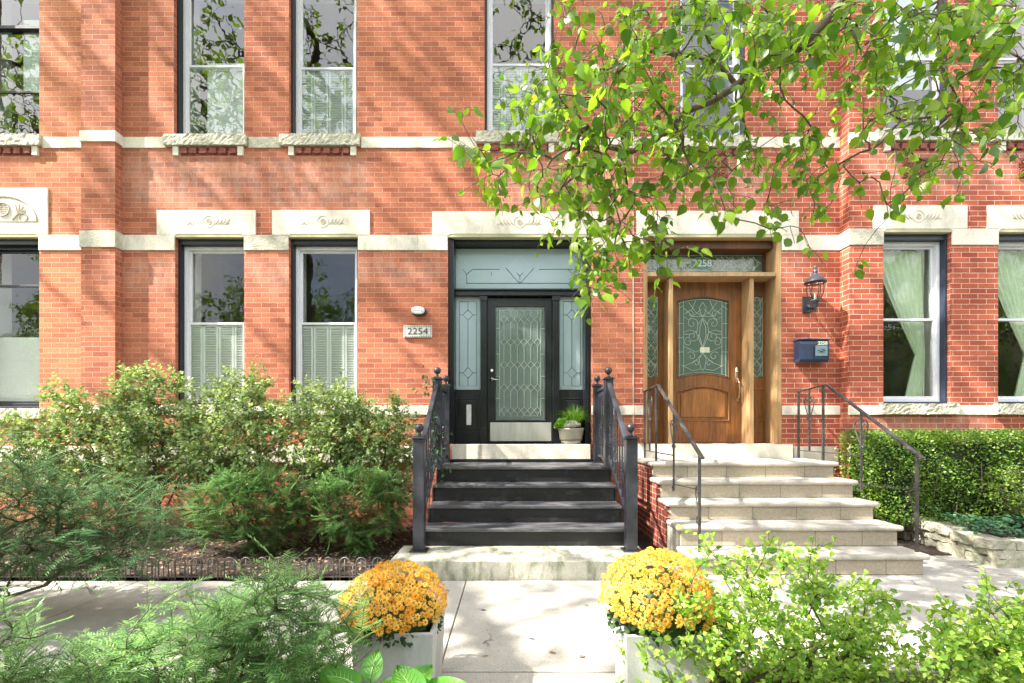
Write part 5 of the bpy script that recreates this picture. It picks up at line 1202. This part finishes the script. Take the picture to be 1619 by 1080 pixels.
for i in range(14): pl = Plant(rg); x = rg.uniform(4.15,7.5); pl.root([(x,5.4,.0),(x+rg.normal(0,.05),5.34,.3),(x+rg.normal(0,.12),5.30,.65),(x+rg.normal(0,.15),5.33,.95)]); pl.stems(.005,.3,.01,5).build('stem', 'branch', HG, smooth=True)
pts = cloud(rg, 260, 6.0, 5.02, .75, .28, .28, 1.02, .35)
shrub('small_leaved_shrub', 'feathery dark green shrub in front of the box hedge', 'shrub', 5.95, 5.05, .2, pts, 7, .030, 'lf_box', rg, spacing=.014, length=.12, ns=3, tpl=DI, per=1)
n = 2600; Pp = np.stack([rg.uniform(4.82,8.5,n), rg.uniform(4.55,5.25,n), rg.uniform(.25,.34,n)],1); Pp[:,2] += .05*np.sin(Pp[:,0]*5)*np.cos(Pp[:,1]*9)+ .08*(Pp[:,1]-4.55)
V, Fc = leaves(Pp, unit(rg.normal(0,1,(n,3))*np.array((1,1,.3))+np.array((0,-.3,0))), unit(np.array((0,-.3,1.))+rg.normal(0,.3,(n,3))), rg.uniform(.03,.06,n), OV)
tag(mk('ivy_ground_cover', V, Fc, 'lf_ivy', loc=(6,4.9,.25)), 'ivy ground cover spreading behind the low stone wall', 'ivy', kind='stuff')
WL = T('low_stone_wall', 'low dry-laid limestone wall edging the right bed', 'wall', (5.5,4.6,0))
rr_ = random.Random(4)
for ci, (z0, z1) in enumerate(((-.02,.075),(.079,.155),(.159,.245))):
    y = 4.45+(.03 if ci == 2 else .0)
    while y < 5.75:
        e = min(y+rr_.uniform(.28,.5), 5.8); rise = (y-4.45)*.07; xo = rr_.uniform(-.02,.02)-(.03 if ci == 2 else 0)
        rough_box(4.72+xo, 4.92, y+.005, e-.005, z0+rise*(ci>0), z1+rise+rr_.uniform(-.004,.004), 'stone_block', 'wallstone', WL, .010, .055, rr_.randint(0,999)); y = e
    x = 4.925
    while x < 9:
        e = x+rr_.uniform(.3,.6); rough_box(x+.005, e-.005, 4.46+rr_.uniform(-.02,.02), 4.66, z0, z1+rr_.uniform(-.004,.004), 'stone_block', 'wallstone', WL, .010, .06, rr_.randint(0,999)); x = e
# ---------------- vine on the left railing
VN = T('climbing_vine', 'green climbing vine wound round the left black newel railing', 'vine', (-.9,5.1,.5)); rg = np.random.RandomState(7); pl = Plant(rg)
pl.root([(-.98,5.3,.03),(-.95,5.28,.5),(-.92,5.22,.95),(-.90,5.15,1.3),(-.89,5.05,1.5),(-.90,5.3,1.78),(-.9,5.36,1.95)])
pts = np.concatenate([rg.normal((-.87,5.2,1.1),(.05,.12,.22),(30,3)), rg.normal((-.93,5.3,1.85),(.07,.08,.09),(16,3)), rg.normal((-.98,4.95,1.35),(.06,.12,.12),(10,3))])
pl.grow(pts, .05, -.05, .03); pl.sprigs(1, .12, .9, 0, .1); pl.stems(.0015,.4,.005,4).build('stems', 'twig', VN, smooth=True); V, Fc = leafy(pl, rg, .045, .22, .055, 1, .4); mk('foliage', V, Fc, 'lf_ivy', VN)
# ---------------- a few fallen leaves on the walk
spots = [(1003-300,935,'tiny dry leaf beside the joint near the left planter'),(868,1032,'curled brown leaf in the middle of the front walk'),(772,1038,'dark dry leaf on the front walk near the left planter'),(915,1040,'small tan leaf on the front walk near the right planter'),(505,945,'dry leaf on the sidewalk left of the walk'),(835,1010,'yellowed leaf left of the centre of the front walk'),(930,960,'small leaf near the slab in front of the right planter'),(760,965,'small brown leaf right of the left planter'),(1500,945,'dry leaf on the sidewalk near the low stone wall'),(1210,930,'dry leaf on the sidewalk in front of the stone steps')]
for i, (a, b, lab) in enumerate(spots):
    Dg = EYE*F/(b-HY); x, y = X(a, Dg), Dg; rg = np.random.RandomState(i)
    V, Fc = leaves(np.array([(x,y,.006)]), unit(rg.normal(0,1,(1,3))*np.array((1,1,.1))), np.array([(0.1,.1,1.)]), np.array([.045]), OV); V[:,2] = np.maximum(V[:,2], .004)
    tag(mk('fallen_leaf', V, Fc, 'litter_leaf', loc=(x,y,0)), lab, 'leaf', 'fallen leaves on the walk')

# ================================================================== OVERHANGING BRANCHES (right) - a tree whose trunk stands behind the camera
rg = np.random.RandomState(21)
LT = T('linden_tree', 'tree with heart-shaped leaves hanging over the right half of the photo', 'tree', (4.3,-.6,-.03)); pl = Plant(rg)
tr = pl.root([(4.3,-.6,-.05),(4.32,-.58,1.2),(4.25,-.5,2.4),(4.15,-.3,3.4),(4.0,.1,4.2)])
def pw3(l): return [np.array(P(a, b, d)) for a, b, d in l]
b1 = pl.root([(3.7,.9,4.35),(3.1,1.8,4.2)]+pw3([(1392,-70,2.75),(1330,0,2.8),(1302,38,2.85),(1262,78,2.9),(1205,98,2.95),(1165,135,3.0),(1128,160,3.0),(1080,178,3.05),(1048,215,3.1)]), join=tr[-1])
b2 = pl.root([(4.1,1.2,4.6),(3.2,2.2,4.6)]+pw3([(1488,-60,3.1),(1487,0,3.1),(1480,55,3.1),(1492,115,3.1),(1520,172,3.15),(1470,185,3.2),(1425,190,3.2),(1385,232,3.25)]), join=tr[-1])
b3 = pl.root(pw3([(1482,205,3.2),(1442,232,3.25),(1418,258,3.3),(1408,298,3.3),(1407,345,3.3)]), join=b2[-4])
b4 = pl.root(pw3([(1130,95,3.05),(1075,85,3.1),(1020,80,3.15),(960,110,3.2)]), join=b1[-4])
b5 = pl.root(pw3([(1000,240,3.2),(950,230,3.2),(900,235,3.2)]), join=b1[-1])
b6 = pl.root(pw3([(1560,60,3.0),(1610,90,2.9),(1660,130,2.9)]), join=b2[3])
#        x from 690, step 50
rows = ['....3588888888888888',
        '....5799998877777777',
        '...3888887766555555566',
        '..2589876533223344555',
        '1.3789976432234433443',
        '1257898775333322333221',
        '.2467876643344333211',
        '..24454342232211.1..',
        '....832221121........',
        '.....8421...1.2......',
        '.....921.............',
        ]
wd = max(len(r) for r in rows); rows = [r.ljust(wd,'.') for r in rows]
px, py = inpoly_map(rows, 690, -5, 46, 42, rg, 680); Dp = rg.uniform(2.5, 3.6, 680)
pts = np.stack([(px-CX)*Dp/F, Dp, EYE-(py-HY)*Dp/F], 1)
ex = np.stack([rg.uniform(1.5,5,120), rg.uniform(.5,2.6,120), rg.uniform(4.2,5.2,120)],1)     # the crown goes on above the frame
pl.grow(np.concatenate([pts, ex]), .07, sag=.10, wob=.02, first=3); pl.sprigs(2, .15, .9, -.25, .12)
pl.stems(.0016, .40, .11, 6).build('trunk', 'branch', LT, smooth=True)
Pp, D_ = pl.leaf_pts(.055, .30); n = len(Pp)
rnd = unit(rg.normal(0,1,(n,3))*np.array((1,1,.5)))
d = unit(D_*.5+rnd*.9+np.array((0,0,-.65))); U = unit(rg.normal(0,1,(n,3))+np.array((0,-.5,.6)))
CR = (np.array([(0,0,0),(.10,.26,.05),(.38,.40,.07),(.72,.24,.02),(1.04,0,-.12),(.72,-.24,.02),(.38,-.40,.07),(.10,-.26,.05),(.3,0,0),(.66,0,-.01)], float),
      [(0,8,2,1),(8,9,3,2),(9,4,3,3),(0,7,6,8),(8,6,5,9),(9,5,4,4)])
CR = (CR[0], [(0,8,2,1),(8,9,3,2),(9,4,3),(0,7,6,8),(8,6,5,9),(9,5,4)])
off_ = unit(d)*.012
V, Fc = leaves(Pp+off_+rg.normal(0,.012,(n,3)), d, U, .069*rg.uniform(.5,1.35,n), CR); mk('crown', V, Fc, 'lf_linden', LT)
print('linden leaves', n)
# ================================================================== STREET TREES: one whose crown shades the front, others across the road
LIT = ['4633532322122333','5523542211122443','6444454321111322','8748444532222432','9867665423111642','9868678325112553','9887777824223443','8887777755444444']
LITM = np.array([[int(c) for c in r] for r in LIT], float)/9
rg = np.random.RandomState(5)
S3 = np.array((.39,.12,-.44))
tg = []
while len(tg) < 900:                                  # clusters whose shade falls on the facade
    x, z = rg.uniform(-8.5, 9.5), rg.uniform(.2, 8.2); s = F/FD; pxx, pyy = CX+x*s, HY-(z-EYE)*s
    i, j = int(np.clip(pyy//100,0,7)), int(np.clip(pxx//100,0,15))
    if rg.rand() > (1-LITM[i,j])**1.25: continue
    t = rg.uniform(16, 20.5); tg.append(np.array((x,FD,z))-S3*t)
while len(tg) < 2150:                                 # and on the walk, steps and plants
    x, y = rg.uniform(-6, 8), rg.uniform(.3, 6.0)
    if abs(x-.35) < .45 and abs(y-2.85) < .32 and rg.rand() < .9: continue
    if -3.2 < x < -1.2 and 2.6 < y < 4 and rg.rand() < .45: continue
    if x > .9 and y < 3 and rg.rand() < .6: continue
    if x < -1 and y < 2.6 and rg.rand() < .5: continue
    if x > 1.5 and y > 2.6 and rg.rand() < .1: continue
    t = rg.uniform(16, 20.5); tg.append(np.array((x,y,.3))-S3*t)
tg = np.array(tg)
EL = T('elm_tree', 'tall street tree mirrored in the windows whose crown dapples the facade', 'tree', (-6.2,-1.1,-.05)); pl = Plant(rg)
tk = pl.root([(-6.2,-1.1,-.05),(-6.22,-1.05,2),(-6.1,-.9,4.5),(-6.0,-.6,6.5)])
for e in ((-9,1.5,9.5),(-4.5,.8,9.5),(-7,-1.0,10.5),(-11,-.5,9.5),(-2.5,1.2,9.8)): pl.root([np.array((-6.0,-.6,6.5))*.5+np.array(e)*.5+np.array((0,0,.4)), np.array(e)], join=tk[-1])
pl.grow(tg, .35, .05, .08); pl.sprigs(1, .42, 1.0); pl.stems(.006, .46, .40, 6).build('trunk', 'bark', EL, smooth=True)
V, Fc = leafy(pl, rg, .06, .42, .15, 1, .2, DI, 1.0, per=1, jit=.06); print('elm tris', len(Fc)); mk('crown', V, Fc, 'lf_street', EL)
for i, (cx, cy, r_, zt_, lab) in enumerate(((-13,-14,4.2,11,'left street tree mirrored from across the road'),(-4,-15,4.6,12,'middle street tree mirrored from across the road'),(5,-14,4.2,11,'right street tree mirrored from across the road'),(14,-15,4.6,12,'fourth street tree from the left mirrored from across the road'),(22,-13.5,4.6,11,'fifth street tree from the left mirrored from across the road'),(30,-15,4.8,12,'farthest right street tree mirrored from across the road'),(-22,-14,4.6,12,'farthest left street tree mirrored from across the road'))):
    rg = np.random.RandomState(60+i); o = T('street_tree', lab, 'tree', (cx,cy,-.1), 'street trees across the road'); pl = Plant(rg); pl.root([(cx,cy,-.1),(cx+.1,cy,2),(cx,cy+.1,3.4)])
    pl.grow(cloud(rg, 190, cx, cy, r_, r_, .9, zt_, .3), .5, .05, .1); pl.sprigs(3, .9, 1.0); pl.stems(.012,.45,.3,5).build('trunk', 'bark', o, smooth=True)
    V, Fc = leafy(pl, rg, .10, .9, .26, 1, .2, DI, 1.0, per=2, jit=.15); mk('crown', V, Fc, 'lf_street', o)
FH = T('brick_house', 'pale brick house across the road, mirrored in the window glass', 'house', (0,-24,0)); m = MB(); ops = [(x_, x_+1.2, z_, z_+2) for x_ in range(-54,54,4) for z_ in (1.2,4.8)]
wall(m, -56, 56, -.1, 8.5, -24.3, .3, ops).build('wall', 'far_brick', FH); MB().box(-56.2,56.2,-24.8,-24.2,8.5,8.8).build('cornice', 'stone', FH)
for a, b, c, d in ops: MB().box(a,b,-24.15,-24.1,c,d).build('window', 'room', FH)
